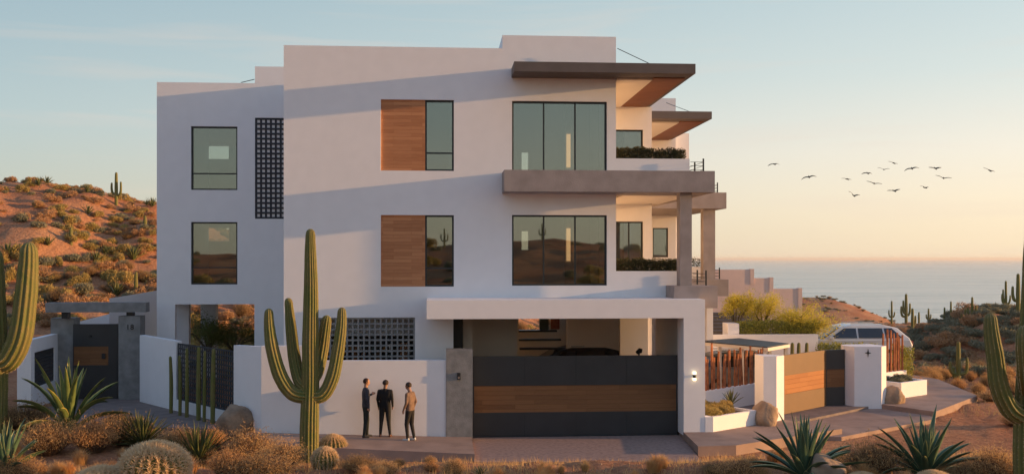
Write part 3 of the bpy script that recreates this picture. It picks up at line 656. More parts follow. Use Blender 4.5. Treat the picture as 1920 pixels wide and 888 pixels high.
# planters
def planter(pts_px, zt, zb, name, lab, wth=.12, soil=True, back=1.6, cat='planter', hideleft=False):
    a, b2 = pts_px
    v = (b2-a); L_ = v.length; an_ = math.atan2(v.y, v.x)
    t = thing(name, lab, cat, (a.x, a.y, zb), an_)
    h = zt-zb
    m_ = MB(); m_.box(0, L_, 0, wth, 0, h); m_.box(0, wth, wth, back, 0, h-.003); m_.box(L_-wth, L_, wth, back, 0, h-.003); m_.box(wth, L_-wth, back-wth, back, 0, h-.006); m_.build('planter_wall', M['stucco'], t)
    m_ = MB(); m_.box(wth, L_-wth, wth, back-wth, 0, h-.08); m_.build('soil', M['soil'], t); return t
pa, pb = G(1337, 809, .2), G(1420, 795, .2)
planter((pa, pb), Z(781, pa.x, pa.y), .15, 'planter', 'long low white planter of dry plants beside the white garage pillar', back=2.1)
b = MB(); b.box(XP1+.005, pa.x-.01, pa.y-.0, pa.y+.25, .15, Z(781, pa.x, pa.y)); tag(b.build('planter_return', M['stucco']), 'short white wall piece joining planter and garage pillar', 'wall')
pc, pd_ = G(1690, 746, .2), G(1738, 739, .2)
planter((pc, pd_), Z(711, pd_.x, pd_.y), .15, 'planter', 'small white planter of low green plants beside the right boulder', back=1.8)
# stake fences
def stakes(a, b2, n, hs, zb, lab, tall, seed):
    rr = random.Random(seed); v = b2-a; L_ = v.length; an_ = math.atan2(v.y, v.x)
    t = thing('stake_fence', lab, 'fence', (a.x, a.y, 0), an_)
    m_ = MB(); m_.box(-.1, L_+.1, -.08, .12, .1, zb); m_.build('base_wall', M['stucco'], t)
    for i in range(n):
        x = L_*(i+.5)/n+rr.uniform(-.03, .03); h = hs*rr.uniform(.88, 1.12)*(1.25 if i in tall else 1)
        lx, ly = rr.uniform(-.06, .06), rr.uniform(-.05, .05)
        p = [(x+lx*k/4+rr.uniform(-.008, .008), ly*k/4+.02+.05*(i % 2), zb-.05+h*k/4) for k in range(5)]
        m_ = MB(); m_.tube(p, [.042*rr.uniform(.85, 1.2)*s for s in (1, 1, .95, .92, .85)], 8); m_.build('stake', M['stake'], t)
    return t
fa, fb = G(1322, 752, .5), G(1436, 733, .5)
stakes(fa, fb, 22, 1.22, .86, 'row of rust-coloured wooden stakes behind the long planter', (2, 8, 9, 10, 13, 16), 3)
fa2, fb2 = G(1654, 712, .5), G(1694, 707, .5)
stakes(fa2, fb2, 11, 1.45, .80, 'row of rust-coloured wooden stakes right of the star pillar', (0, 3, 5), 4)
for i, (px, py) in enumerate(((1634, 632), (1645, 622), (1652, 636))): pass
# boulders
def boulder(c, sx_, sy_, sz_, seed, lab, lean=0):
    g = random.Random(seed*7+1); pl_ = []
    for i in range(24):
        d = Vector((g.gauss(0, 1), g.gauss(0, 1), g.gauss(.1, .8))).normalized(); pl_.append((d, g.uniform(.70, .98)))
    b = MB(); n = 36; k = 22; vs = []
    for i in range(k+1):
        th = math.pi*i/k
        for j in range(n):
            ph = 2*math.pi*j/n; d = Vector((math.sin(th)*math.cos(ph), math.sin(th)*math.sin(ph), math.cos(th)))
            r_ = min([1.15]+[h/max(.05, d.dot(q)) for q, h in pl_ if d.dot(q) > .05]); r_ = r_*.97+.03
            r_ += .05*mnoise.fractal(d*2.2+Vector((seed, 0, 0)), .8, 2.2, 4)
            r_ *= 1.12; vs.append((d.x*sx_*r_+lean*max(0, d.z)*sz_, d.y*sy_*r_, d.z*sz_*r_+sz_*.5))
    b.add(vs, [(i*n+j, (i+1)*n+j, (i+1)*n+(j+1) % n, i*n+(j+1) % n) for i in range(k) for j in range(n)])
    return tag(b.build('boulder', M['rock'], loc=c, smooth=True), lab, 'boulder')
c = G(1436, 796, .2); boulder((c.x, c.y+.1, .1), .40, .36, .56, 1, 'tan boulder leaning at the end of the long white planter', .15)
c = G(1677, 755, .2); boulder((c.x, c.y+.1, .1), .42, .4, .48, 2, 'tan boulder between star pillar and small white planter', -.05)
c = G(444, 806, .34); boulder((c.x, c.y, .3), .47, .36, .56, 3, 'rounded grey-brown boulder at the foot of shaded white wall', 0)
c = G(479, 806, .34); boulder((c.x, c.y+.1, .3), .18, .18, .24, 4, 'small dark rock beside the rounded boulder at white wall')
c = hit(1550, 905); boulder((c.x, c.y, c.z), .33, .3, .3, 5, 'brown rock at the foot of the left one of the two big right agaves')
# low roof carport, retaining wall, steps behind the second gate
cr = [P(1440, 657, 36.6), P(1481, 647, 38.2), P(1384, 636, 41.0), P(1305, 640, 39.6)]
zr = 2.12; lr = thing('low_carport', 'low carport with flat dark roof and pale posts behind the rust-coloured stakes', 'carport', (cr[0].x, cr[0].y, 0))
pp = [(p.x-cr[0].x, p.y-cr[0].y) for p in cr]
b = MB(); b.prism(pp, zr-.12, zr-.004); b.build('fascia', M['plaster'], lr)
cxm = sum(p[0] for p in pp)/4; cym = sum(p[1] for p in pp)/4
b = MB(); b.prism([(cxm+(p[0]-cxm)*.97, cym+(p[1]-cym)*.97) for p in pp], zr-.003, zr+.03); b.build('roof', M['dark'], lr)
for t_ in (.03, .35, .68, .97):
    for (i, j) in ((0, 3), (1, 2)):
        x = pp[i][0]*(1-t_)+pp[j][0]*t_; y = pp[i][1]*(1-t_)+pp[j][1]*t_; x += (cxm-x)*.06; y += (cym-y)*.06
        b = MB(); b.box(x-.06, x+.06, y-.06, y+.06, -.2, zr-.121); b.build('post', M['plaster'], lr)
dR = 44; zR = Z(627, X(1430, dR), dR)
b = MB(); b.box(X(1326, dR), X(1534, dR), dR, dR+.3, -.5, zR); tag(b.build('retaining_wall', M['stucco']), 'pale retaining wall under the yellow-green hedge, behind the low carport', 'wall')
b = MB(); b.box(X(1363, dR+.5), X(1384, dR+.5), dR+.35, dR+1.2, .5, Z(607, X(1370, dR), dR)); tag(b.build('garden_pillar', M['stucco']), 'short white pillar at the left end of the yellow-green hedge', 'pillar')
b = MB(); b.box(X(1326, dR), X(1610, dR+3), dR+.3, dR+8, -1, .55); struct('parking_terrace', b, M['paving2'])
sw = thing('stone_steps', 'brown stone steps rising beside the white house, left of yellow trees', 'steps', (X(1337, 50), 50, 0))
for k in range(6):
    b = MB(); z0 = Z(625-7*k, 14, 48+k*.6); b.box(0, 2.6+.1*k, k*.6, k*.6+.6, 0 if k == 0 else z0-.5, z0); b.build('step', M['fascia'], sw)
nd = 62; z5, z6, z7 = [Z(q, X(1430, nd), nd) for q in (505, 521, 541)]; xs_ = [X(q, nd) for q in (1325, 1413, 1449, 1503)]
nb = thing('stepped_annex', 'pinkish white wall stepping down toward the sea beyond the yellow trees', 'wall', (xs_[0], nd, 0))
b = MB(); b.xprism([(0, -4), (xs_[3]-xs_[0], -4), (xs_[3]-xs_[0], z7), (xs_[2]-xs_[0], z7), (xs_[2]-xs_[0], z6), (xs_[1]-xs_[0], z6), (xs_[1]-xs_[0], z5), (0, z5)], 0, .3); b.build('wall', M['pinkstucco'], nb)
for (i, zz_) in ((1, z5), (2, z6), (3, z7)):
    b = MB(); b.box(xs_[i]-xs_[0]-.22, xs_[i]-xs_[0]+.03, -.03, .33, zz_-.9 if i < 3 else -4, zz_+.04); b.build('pilaster', M['pinkstucco'], nb)
# ------------------------------------------------------------------ cars
def make_car(label, paint, loc, rz, name='parked_car'):
    t = thing(name, label, 'car', loc, rz)
    def loft(prof, ws, m, nm, par=t, bev=.03):
        # prof: list of (x,z); ws: (half width for each point)
        b = MB(); n = len(prof)
        vs = [(x, -w, z) for (x, z), w in zip(prof, ws)]+[(x, w, z) for (x, z), w in zip(prof, ws)]
        b.add(vs, [tuple(range(n)), tuple(range(2*n-1, n-1, -1))]+[((i+1) % n, i, n+i, n+(i+1) % n) for i in range(n)])
        return b.build(nm, m, par, bevel=bev)
    lo = [(-2.35, .38), (2.3, .38), (2.42, .62), (2.38, .95), (1.5, 1.12), (-2.3, 1.14), (-2.42, .9)]
    loft(lo, [.88, .88, .86, .9, .93, .93, .9], paint, 'body', bev=.06)
    gh = [(-2.34, 1.12), (1.35, 1.10), (.55, 1.62), (.1, 1.71), (-1.25, 1.72), (-1.85, 1.58)]
    cab = loft(gh, [.90, .90, .70, .67, .67, .68], paint, 'cabin', bev=.05)
    for s in (-1, 1):
        for (x0, x1, xt0, xt1) in ((-1.98, -1.28, -1.58, -1.25), (-1.2, -.15, -1.17, -.15), (-.07, 1.05, -.07, .42)):
            b = MB(); y0, y1 = s*.888, s*.714
            vs = [(x0, y0, 1.18), (x1, y0, 1.18), (xt1, y1, 1.58), (xt0, y1, 1.58)]
            b.add([(v[0], v[1]+s*.012, v[2]) for v in vs]+[(v[0], v[1]-s*.03, v[2]) for v in vs], [(0,1,2,3),(7,6,5,4),(0,4,5,1),(1,5,6,2),(2,6,7,3),(3,7,4,0)])
            b.build('side_window', M['glasscar'], cab)
        b = MB(); b.box(-1.5, .1, s*.60-.015, s*.60+.015, 1.745, 1.775); b.build('roof_rail', M['chrome'], cab)
        b = MB(); b.box(.95, 1.12, s*.93, s*1.06, 1.12, 1.24); b.build('mirror', paint, t, bevel=.02)
        for x in (-1.45, 1.45):
            b = MB(); b.tube([(x, s*.70, .36), (x, s*.935, .36)], .36, 24); wh = b.build('wheel', M['rubber'], t)
            b = MB(); b.tube([(x, s*.936, .36), (x, s*.95, .36)], .23, 16); b.build('rim', M['chrome'], wh)
        b = MB(); b.box(2.36, 2.44, s*.55, s*.82, .72, .86); b.build('headlight', M['chrome'], t)
        b = MB(); b.box(-2.44, -2.36, s*.6, s*.86, .85, 1.05); b.build('tail_light', M['red'], t)
    b = MB(); vs = [(1.30, -.78, 1.16), (1.30, .78, 1.16), (.60, .62, 1.6), (.60, -.62, 1.6)]
    b.add([(v[0]+.04, v[1], v[2]+.02) for v in vs]+vs, [(0,1,2,3),(7,6,5,4),(0,4,5,1),(1,5,6,2),(2,6,7,3),(3,7,4,0)]); b.build('windshield', M['glasscar'], cab)
    b = MB(); vs = [(-2.30, -.78, 1.18), (-2.30, .78, 1.18), (-1.93, .6, 1.53), (-1.93, -.6, 1.53)]
    b.add([(v[0]-.035, v[1], v[2]+.01) for v in vs]+vs, [(3,2,1,0),(4,5,6,7),(1,5,4,0),(2,6,5,1),(3,7,6,2),(0,4,7,3)]); b.build('rear_window', M['glasscar'], cab)
    return t
M['glasscar'] = mat('car_window', (.012, .014, .02), .06, 0, spec=.8)
c = P(1590, 606, 46.2); sv = make_car('white SUV parked beyond the hedge behind the brown gate', M['white'], (c.x+.0, 46.2, c.z-1.90), R(177)); sv.scale = (1.1, 1.1, 1.1)
c = P(1058, 656, 41.6); make_car('black SUV in the carport, only its roof showing above the wide gate', M['carblack'], (c.x, 39.4, max(0, Z(655, c.x, 38.5)-1.66)), R(180+2))
c = P(1462, 664, 40.2); make_car('dark grey SUV under the low carport roof, mostly hidden by the white pillar', mat('cargrey', (.15, .17, .19), .3, .02, spec=.6), (c.x-1.3, 39.7, .0), R(-8))
# items behind the breeze screen
for i, (px, w, h, cc) in enumerate(((758, .12, 2.72, 'woodpanel'), (712, .10, 2.5, 'woodgate'), (668, .09, 2.62, 'woodgate2'), (684, .07, 2.45, 'woodsoffit'))):
    x = X(px, 33.2); b = MB(); b.add([(x-w, 32.45, .0), (x+w, 32.45, .0), (x+w, 32.6, h), (x-w, 32.6, h), (x-w, 32.49, .0), (x+w, 32.49, .0), (x+w, 32.64, h), (x-w, 32.64, h)], [(0,1,2,3),(7,6,5,4),(0,4,5,1),(1,5,6,2),(2,6,7,3),(3,7,4,0)])
    tag(b.build('timber_board', M[cc]), ['wide orange timber board behind the right part of the breeze-block screen', 'brown timber board behind the middle of the breeze-block screen', 'orange-brown timber board seen behind breeze blocks near the tall cactus', 'thin red-brown board beside another behind the breeze-block screen'][i], 'board')
b = MB(); b.box(XA0+.4, XG-.3, 32.95, 33.4, .0, 2.92); tag(b.build('storage_cabinet', M['dark']), 'long black cabinet in the dark garage behind the breeze-block screen', 'cabinet')
x0, x1 = X(1031, 40), X(1052, 40)
b = MB(); b.box(X(655, 32.8), X(776, 32.8), 32.66, 32.94, 2.36, 2.39); tag(b.build('shelf', M['dark']), 'dark shelf of bottles behind the breeze-block screen', 'shelf')
for i, px in enumerate((657, 676, 692, 700, 721, 732, 746, 769)):
    x = X(px, 32.78); hh_ = (.26, .30, .22, .28)[i % 4]; t = thing('bottle', ['amber', 'white', 'red-brown', 'pale blue'][i % 4]+' bottle, '+['first', 'second', 'third', 'fourth', 'fifth', 'sixth', 'seventh', 'last'][i]+' from the cactus on the shelf behind the breeze blocks', 'bottle', (x, 32.78, 2.392), 0, 'bottles behind the breeze-block screen')
    b = MB(); b.tube([(0, 0, 0), (0, 0, .02), (0, 0, hh_*.6), (0, 0, hh_*.74), (0, 0, hh_*.94)], [.055, .06, .06, .024, .022], 12); b.build('bottle_body', [M['amberglass'], M['stucco'], M['red'], M['agaveblue']][i % 4], t, smooth=True)
    b = MB(); b.tube([(0, 0, hh_*.941), (0, 0, hh_)], .026, 10); b.build('cap', M['dark'], t)
rg = thing('wall_hanging', 'red patterned hanging with pale border at the back of the carport', 'wall hanging', (x0, 40.1, Z(619, 4, 40)))
b = MB(); b.box(0, x1-x0, .03, .06, 0, .55); b.build('border', M['plaster'], rg)
b = MB(); b.box(.05, x1-x0-.05, .01, .028, .04, .51); b.build('cloth', M['red'], rg)
b = MB(); b.box(X(1012, 40.1), X(1029, 40.1), 40.1, 40.3, Z(620, 4, 40), ZC-.02); hb(b, 'carport_post', M['teal'])
# ------------------------------------------------------------------ vegetation builders
def leafblob(rng, n, rx, ry, rz, size, z0=0, shell=.55, upright=.3, flat=False, mb=None, long=1.6, box=False, lumps=0):
    b = mb or MB()
    cl = [(rng.uniform(-.6, .6), rng.uniform(-.6, .6), rng.uniform(.3, .8), rng.uniform(.35, .6)) for _ in range(lumps)]
    for _ in range(n):
        if box: p = Vector((rng.uniform(-1, 1), rng.uniform(-1, 1), rng.uniform(0, 1)))
        elif cl:
            c = cl[rng.randrange(lumps)]; d = Vector((rng.gauss(0, 1), rng.gauss(0, 1), rng.gauss(0, 1))).normalized()
            p = Vector((c[0], c[1], c[2]))+d*c[3]*(shell+(1-shell)*rng.random())
            p.z = abs(p.z)
        else:
            d = Vector((rng.gauss(0, 1), rng.gauss(0, 1), abs(rng.gauss(0, 1)))).normalized(); p = d*(shell+(1-shell)*rng.random()**.6)
        p = Vector((p.x*rx, p.y*ry, p.z*rz+z0))
        u = Vector((rng.gauss(0, 1), rng.gauss(0, 1), rng.gauss(0, 1)+upright*3)).normalized(); w = u.cross(Vector((rng.gauss(0, 1), rng.gauss(0, 1), rng.gauss(0, 1)))).normalized()
        s = size*rng.uniform(.6, 1.4)
        b.add([p-w*s*.35, p+w*s*.35, p+u*s*long], [(0, 1, 2)])
    return b
def brush_mesh(seed, n=700, h=1., r=.6, tw=.012, name='brush', m='dry', leaf=.035, lm=None):
    """dry twiggy desert brush: stems fanning out of the root with fine leaves near their tips"""
    g = random.Random(seed); b = MB()
    for i in range(n//6):
        a = g.uniform(0, 2*math.pi); sp = g.random()**.6; hh = h*(1-.38*sp*sp)*g.uniform(.45, .95)*(1.3 if g.random() < .10 else 1)
        tip = Vector((math.cos(a)*r*sp, math.sin(a)*r*sp, hh)); base = Vector((math.cos(a)*r*.22*sp, math.sin(a)*r*.22*sp, -.03))
        mid = base.lerp(tip, .5)+Vector((g.gauss(0, .05), g.gauss(0, .05), h*.06)); side = Vector((-math.sin(a), math.cos(a), 0)) if g.random() < .5 else Vector((g.gauss(0, 1), g.gauss(0, 1), 0)).normalized()
        b.add([base-side*tw, base+side*tw, mid+side*tw*.6, tip, mid-side*tw*.6], [(0, 1, 2, 4), (4, 2, 3)], 1)
        for k in range(5):
            t = g.uniform(.35, 1.02); p = (base.lerp(mid, t*2) if t < .5 else mid.lerp(tip, (t-.5)*2))+Vector((g.gauss(0, .035), g.gauss(0, .035), g.gauss(0, .03)))*h
            u = (Vector((g.gauss(0, .7), g.gauss(0, .7), 1.0))).normalized(); w = u.cross(Vector((g.gauss(0, 1), g.gauss(0, 1), .2))).normalized(); s = leaf*g.uniform(.6, 1.6)
            b.add([p-w*s*.22, p+w*s*.22, p+u*s*1.8], [(0, 1, 2)], 0)
    return b.mesh(name, [M[m], M['twig']])
BR = {}
for i in range(4): BR['dry', i] = brush_mesh(10+i, 8400, 1, .62, .005, 'dry_brush', 'dry' if i % 2 else 'dry2', .022)
for i in range(2): BR['dark', i] = brush_mesh(20+i, 8400, 1, .7, .005, 'dry_brush', 'dry3', .024)
def tuft_mesh(seed, n, m):
    g = random.Random(seed); b = MB()
    for i in range(n):
        a = g.uniform(0, 6.283); sp = g.random(); L_ = g.uniform(.6, 1.15)*(1-.25*sp); bx, by = math.cos(a)*.22*sp, math.sin(a)*.22*sp
        m1 = Vector((bx+math.cos(a)*.22*sp*L_, by+math.sin(a)*.22*sp*L_, L_*.6)); tp = Vector((bx+math.cos(a)*(.55*sp+.1)*L_+g.gauss(0, .05), by+math.sin(a)*(.55*sp+.1)*L_+g.gauss(0, .05), L_*(1-.25*sp))); sd = Vector((-math.sin(a), math.cos(a), 0))*.009
        b.add([(bx-sd.x, by-sd.y, -.05), (bx+sd.x, by+sd.y, -.05), m1+sd*.8, tp, m1-sd*.8], [(0, 1, 2, 4), (4, 2, 3)])
    return b.mesh('tuft', [M[m]])
for i in range(4): BR['grass', i] = tuft_mesh(70+i, 520, 'dry2' if i % 2 else 'dry')
for i in range(3):
    BR['low', i] = leafblob(random.Random(30+i), 1500, .95, .95, .62, .085, lumps=5).mesh('shrub', [M['russet']])
for i in range(3):
    BR['sage', i] = leafblob(random.Random(40+i), 1500, .95, .95, .62, .085, lumps=5).mesh('shrub', [M['sage']])
for i in range(2):
    BR['olive', i] = leafblob(random.Random(50+i), 1500, .95, .95, .7, .085, lumps=5).mesh('shrub', [M['olive']])
def put(mesh, name, loc, sx_, sz_, label, cat, group=None, rz=None):
    o = bpy.data.objects.new(name, mesh); C.objects.link(o); o.location = loc; o.scale = (sx_, sx_, sz_)
    o.rotation_euler = (0, 0, random.uniform(0, 6.28) if rz is None else rz)
    return tag(o, label, cat, group)
def fwd(p): return p.x*SY+p.y*CY
# ---- hillside shrubs (left)
def proj(p): f = fwd(p); return 960+F*(p.x*CY-p.y*SY)/f, HOR-F*(p.z-EYE)/f
rg_ = random.Random(5); cnt = 0
HG = 'shrubs scattered over the orange hillside behind the house'
for _ in range(12000):
    if cnt >= 860: break
    y = rg_.uniform(44, 90); x = rg_.uniform(-34, -4) if rg_.random() < .85 else rg_.uniform(-4, 9)
    p = Vector((x, y, gz(x, y))); px, py = proj(p)
    if not (-30 < px < 310 or 340 < px < 490 or 960 < px < 1070): continue
    if px < 310 and py > 640: continue
    if mnoise.noise(Vector((x*.16, y*.22, 5)))+.35*ss(380, 520, py) < rg_.uniform(-.35, .35): continue
    k = rg_.choice(['low', 'low', 'low', 'olive', 'olive', 'sage', 'sage', 'dark']) if y > 55 else rg_.choice(['low', 'olive', 'olive', 'sage', 'low'])
    nlow_ = globals().get('nlow_', 0)+(k == 'low')
    if k == 'low' and nlow_ > 296: continue
    me = BR[k, rg_.randrange(2)]; s = rg_.uniform(.22, .75)*(1.15 if y < 62 else .9)
    lab = {'low': 'low dry russet shrub on the orange hillside behind the house', 'olive': 'rounded olive-yellow shrub on the orange hillside behind the house', 'dark': 'dark twiggy shrub on the orange hillside behind the house', 'sage': 'dull green shrub on the orange hillside behind the house'}[k]
    put(me, {'low': 'russet_shrub', 'olive': 'olive_shrub', 'dark': 'twiggy_shrub', 'sage': 'green_shrub'}[k], p+Vector((0, 0, -.05)), s, s*rg_.uniform(.8, 1.2), lab, 'shrub', {'low': 'russet hillside shrubs', 'olive': 'olive hillside shrubs', 'dark': 'dark hillside shrubs', 'sage': 'dull green hillside shrubs'}[k]); cnt += 1
# ---- right mound shrubs and the plain
cnt = 0
for _ in range(6000):
    if cnt >= 299: break
    y = rg_.uniform(46, 72); x = rg_.uniform(22, 40); p = Vector((x, y, gz(x, y))); px, py = proj(p)
    if not (1690 < px < 1940): continue
    s = rg_.uniform(.35, .95)
    qb = rg_.random() < .3; put(BR['low' if qb else 'sage', rg_.randrange(3)], 'brown_shrub' if qb else 'sage_shrub', p+Vector((0, 0, -.05)), s, s*rg_.uniform(.7, 1.1), ('brown' if qb else 'grey-green')+' shrub on the shaded mound at the right edge', 'shrub', 'brown shrubs on the right mound' if qb else 'grey-green shrubs covering the right mound'); cnt += 1
cnt = 0
for _ in range(3000):
    if cnt >= 90: break
    y = rg_.uniform(70, 210); x = rg_.uniform(24, 110); p = Vector((x, y, gz(x, y))); px, py = proj(p)
    if not (1520 < px < 1900): continue
    s = rg_.uniform(.6, 1.5)
    put(BR['low', rg_.randrange(3)] if rg_.random() < .7 else BR['sage', 0], 'plain_shrub', p, s, s*.8, 'small far russet shrub on the flat land before the sea', 'shrub', 'far shrubs on the flat land before the sea'); cnt += 1
for i in range(420):
    y = rg_.uniform(262, 352); x = rg_.uniform(60, 165); p = Vector((x, y, gz(x, y))); px, py = proj(p); s = rg_.uniform(.6, 1.6)
    if px < 1490 or p.z < -24.5: continue
    put(BR['sage' if i % 3 else 'dark', 0], 'headland_shrub', p, s, s*.7, 'speck of dark scrub on the bare headland above the sea', 'shrub', 'scrub on the headland')
for i in range(34):
    px = rg_.uniform(1695, 1915); p = hit(px, rg_.uniform(685, 735)+ (px-1695)*.05)
    s = rg_.uniform(.45, .8)
    put(BR['dry', rg_.randrange(4)], 'dry_brush', p, s, s, 'reddish dry brush between the right sidewalk and the shaded mound', 'shrub', 'reddish brush behind the right sidewalk')
for i in range(150):                              # scrub behind the camera, mirrored in the windows
    x = rg_.uniform(-70, 70); y = rg_.uniform(-100, -25); s = rg_.uniform(.8, 1.7); p = Vector((x, y, gz(x, y)))
    put(BR['sage' if i % 3 else 'olive', i % 2], 'desert_shrub', p, s, s, 'desert shrub behind the camera, seen only mirrored in the windows', 'shrub', 'shrubs mirrored in the windows')
# ------------------------------------------------------------------ cacti
def smooth_path(pts, n=28):
    pts = [Vector(p) for p in pts]; out = []
    k = len(pts)
    for i in range(n):
        t = i/(n-1)*(k-1); j = min(int(t), k-2); u = t-j
        p0 = pts[max(j-1, 0)]; p1 = pts[j]; p2 = pts[j+1]; p3 = pts[min(j+2, k-1)]
        out.append(.5*((2*p1)+(-p0+p2)*u+(2*p0-5*p1+4*p2-p3)*u*u+(-p0+3*p1-3*p2+p3)*u**3))
    return out
def cactus_limb(path, rads, ribs=14, seg=6, par=None, name='trunk', n=34, cap_end=True, spines=True, seed=1):
    g = random.Random(seed)
    pts = smooth_path(path, n); k = len(rads)
    rr = []
    for i in range(n):
        t = i/(n-1)*(k-1); j = min(int(t), k-2); u = t-j; rr.append(rads[j]*(1-u)+rads[j+1]*u)
    rr = [r*(1+.035*mnoise.noise(Vector((i*.45, seed*5.3, 0)))) for i, r in enumerate(rr)]
    # rounded tip
    d = (pts[-1]-pts[-2]).normalized(); r0 = rr[-1]
    pts = pts[:-1]; rr = rr[:-1]; base = pts[-1]; r0 = rr[-1]
    for a in (25, 45, 62, 76, 87): pts.append(base+d*(r0*1.15*math.sin(R(a)))); rr.append(r0*math.cos(R(a)))
    N = ribs*seg; b = MB(); vs = []; cr = []
    t0 = (pts[1]-pts[0]).normalized(); up = Vector((0, 1, 0)) if abs(t0.y) < .9 else Vector((1, 0, 0)); nrm = (up-t0*up.dot(t0)).normalized()
    for i, p in enumerate(pts):
        t = (pts[min(i+1, len(pts)-1)]-pts[max(i-1, 0)]).normalized(); nrm = (nrm-t*nrm.dot(t)).normalized(); bi = t.cross(nrm)
        for j in range(N):
            a = 2*math.pi*j/N; c = abs(math.cos(a*ribs/2)); r = rr[i]*(1-.17*(1-c)**.9)
            vs.append(p+(nrm*math.cos(a)+bi*math.sin(a))*r); cr.append(max(0, (c-.8)/.2)**1.5)
            if spines and c > .985 and i < len(pts)-1:
                nd = (nrm*math.cos(a)+bi*math.sin(a))
                for q in range(5):
                    if g.random() < .75:
                        pp_ = p.lerp(pts[i+1], (q+g.random())/5)+nd*(rr[i]*(1-(q/5))+rr[i+1]*(q/5))
                        dd = (nd+Vector((g.gauss(0, .5), g.gauss(0, .5), g.gauss(0, .5)))).normalized(); ww = dd.cross(t).normalized()*.0035
                        b.m_sp = getattr(b, 'm_sp', [])
                        b.m_sp.append((pp_-ww, pp_+ww, pp_+dd*rr[i]*.16))
    K = len(pts)
    fs = [(i*N+j, i*N+(j+1) % N, (i+1)*N+(j+1) % N, (i+1)*N+j) for i in range(K-1) for j in range(N)]+[tuple(range((K-1)*N, K*N))]
    b.add(vs, fs)
    for tri in getattr(b, 'm_sp', []): b.add(tri, [(0, 1, 2)], 1); cr += [1, 1, 1]
    o = b.build(name, [M['cactus'], M['spine']], par, smooth=True)
    at = o.data.attributes.new('crest', 'FLOAT', 'POINT'); at.data.foreach_set('value', cr)
    return o
def saguaro_px(base, d, trunk, arms, label, name='saguaro_cactus', ribs=16, group=None, spines=True):
    """trunk/arms given as photo outlines at the cactus' own distance, with real thickness; arms carry a depth offset"""
    t = thing(name, label, 'cactus', base, 0, group); D = fwd(base)
    def L(px, py, dy=0):
        y = base.y+dy; x = X(px, y); return Vector((x, y, Z(py, x, y)))-base
    sc_ = D/F
    cactus_limb([L(px, py) for px, py, w in trunk], [w/2*sc_ for px, py, w in trunk], ribs, 6, t, 'trunk', 44, seed=1, spines=spines)
    for i, (dy, a) in enumerate(arms):
        n = len(a); cactus_limb([L(px, py, dy*min(1, k/(n-1)*2.2)) for k, (px, py, w) in enumerate(a)], [w/2*sc_ for px, py, w in a], max(8, ribs-4), 6, t, 'arm', 36, seed=5+i, spines=spines)
    return t
bs = hit(582, 864)
saguaro_px(bs, 0, [(580, 870, 34), (580, 800, 36), (582, 720, 33), (582, 640, 31), (583, 540, 27), (582, 470, 21), (582, 436, 17)],
  [(-.05, [(575, 742, 30), (548, 736, 28), (526, 705, 27), (511, 655, 25), (505, 612, 20), (504, 585, 16)]),
   (.35, [(578, 728, 26), (562, 712, 25), (552, 670, 24), (546, 618, 21), (542, 575, 16), (541, 566, 15)]),
   (-.05, [(585, 742, 30), (607, 738, 26), (624, 705, 26), (634, 655, 24), (640, 610, 20), (641, 583, 16)]),
   (.4, [(586, 712, 24), (597, 690, 24), (604, 655, 24), (609, 620, 22), (612, 600, 19)])],
  'tall many-armed saguaro cactus in front of the white wall, left of the men')
bs = hit(2, 812)
saguaro_px(bs, 0, [(-6, 815, 34), (-4, 740, 34), (-8, 690, 44), (-10, 620, 44), (-12, 540, 40), (-13, 480, 34)],
  [(-.15, [(-2, 678, 42), (18, 672, 44), (38, 630, 42), (48, 560, 40), (53, 500, 35), (54, 470, 31)])],
  'saguaro cactus with one thick arm at the left picture edge')
bs = hit(1938, 912)
saguaro_px(bs, 0, [(1928, 915, 50), (1926, 840, 50), (1928, 760, 48), (1932, 680, 46), (1936, 580, 42), (1937, 480, 34), (1938, 425, 28)],
  [(-.1, [(1915, 778, 40), (1892, 764, 36), (1873, 722, 34), (1866, 670, 31), (1859, 625, 27), (1857, 598, 23)]),
   (-.5, [(1930, 740, 30), (1926, 700, 34), (1922, 650, 32), (1921, 626, 28)])],
  'saguaro cactus with upcurved left arm at the right picture edge')
def simple_saguaro(px, py, h, w, arms, label, group=None, ribs=10, base=None):
    bs = base if base is not None else hit(px, py); s = fwd(bs)/F; t = thing('saguaro_cactus', label, 'cactus', bs, 0, group); h *= s; w *= s
    cactus_limb([(0, 0, -.1), (0, 0, h*.5), (0, 0, h)], [w*.45, w*.5, w*.35], ribs, 4, t, 'trunk', 14, spines=False)
    for i, (side, z0, z1, out) in enumerate(arms):
        o_ = out*s; cactus_limb([(0, 0, h*z0), (side*o_*.7, .05*(-1)**i, h*(z0+.02)), (side*o_, .08*(-1)**i, h*(z0+.14)), (side*o_, .08*(-1)**i, h*z1)], [w*.35, w*.38, w*.36, w*.26], 8, 4, t, 'arm', 14, spines=False)
    return t
simple_saguaro(218, 384, 60, 6.5, [(-1, .32, .68, 9), (1, .28, .72, 9)], 'two-armed saguaro standing on the hill crest left of the house', 'hill saguaros')
for i, (px, py, h) in enumerate(((133, 463, 30), (255, 552, 42), (272, 430, 22))): simple_saguaro(px, py, h, 7, [], ['slim single-stem cactus midway up the orange hillside', 'thick columnar cactus on the hillside just above the entrance beam', 'small columnar cactus high on the hillside near the house wall'][i])
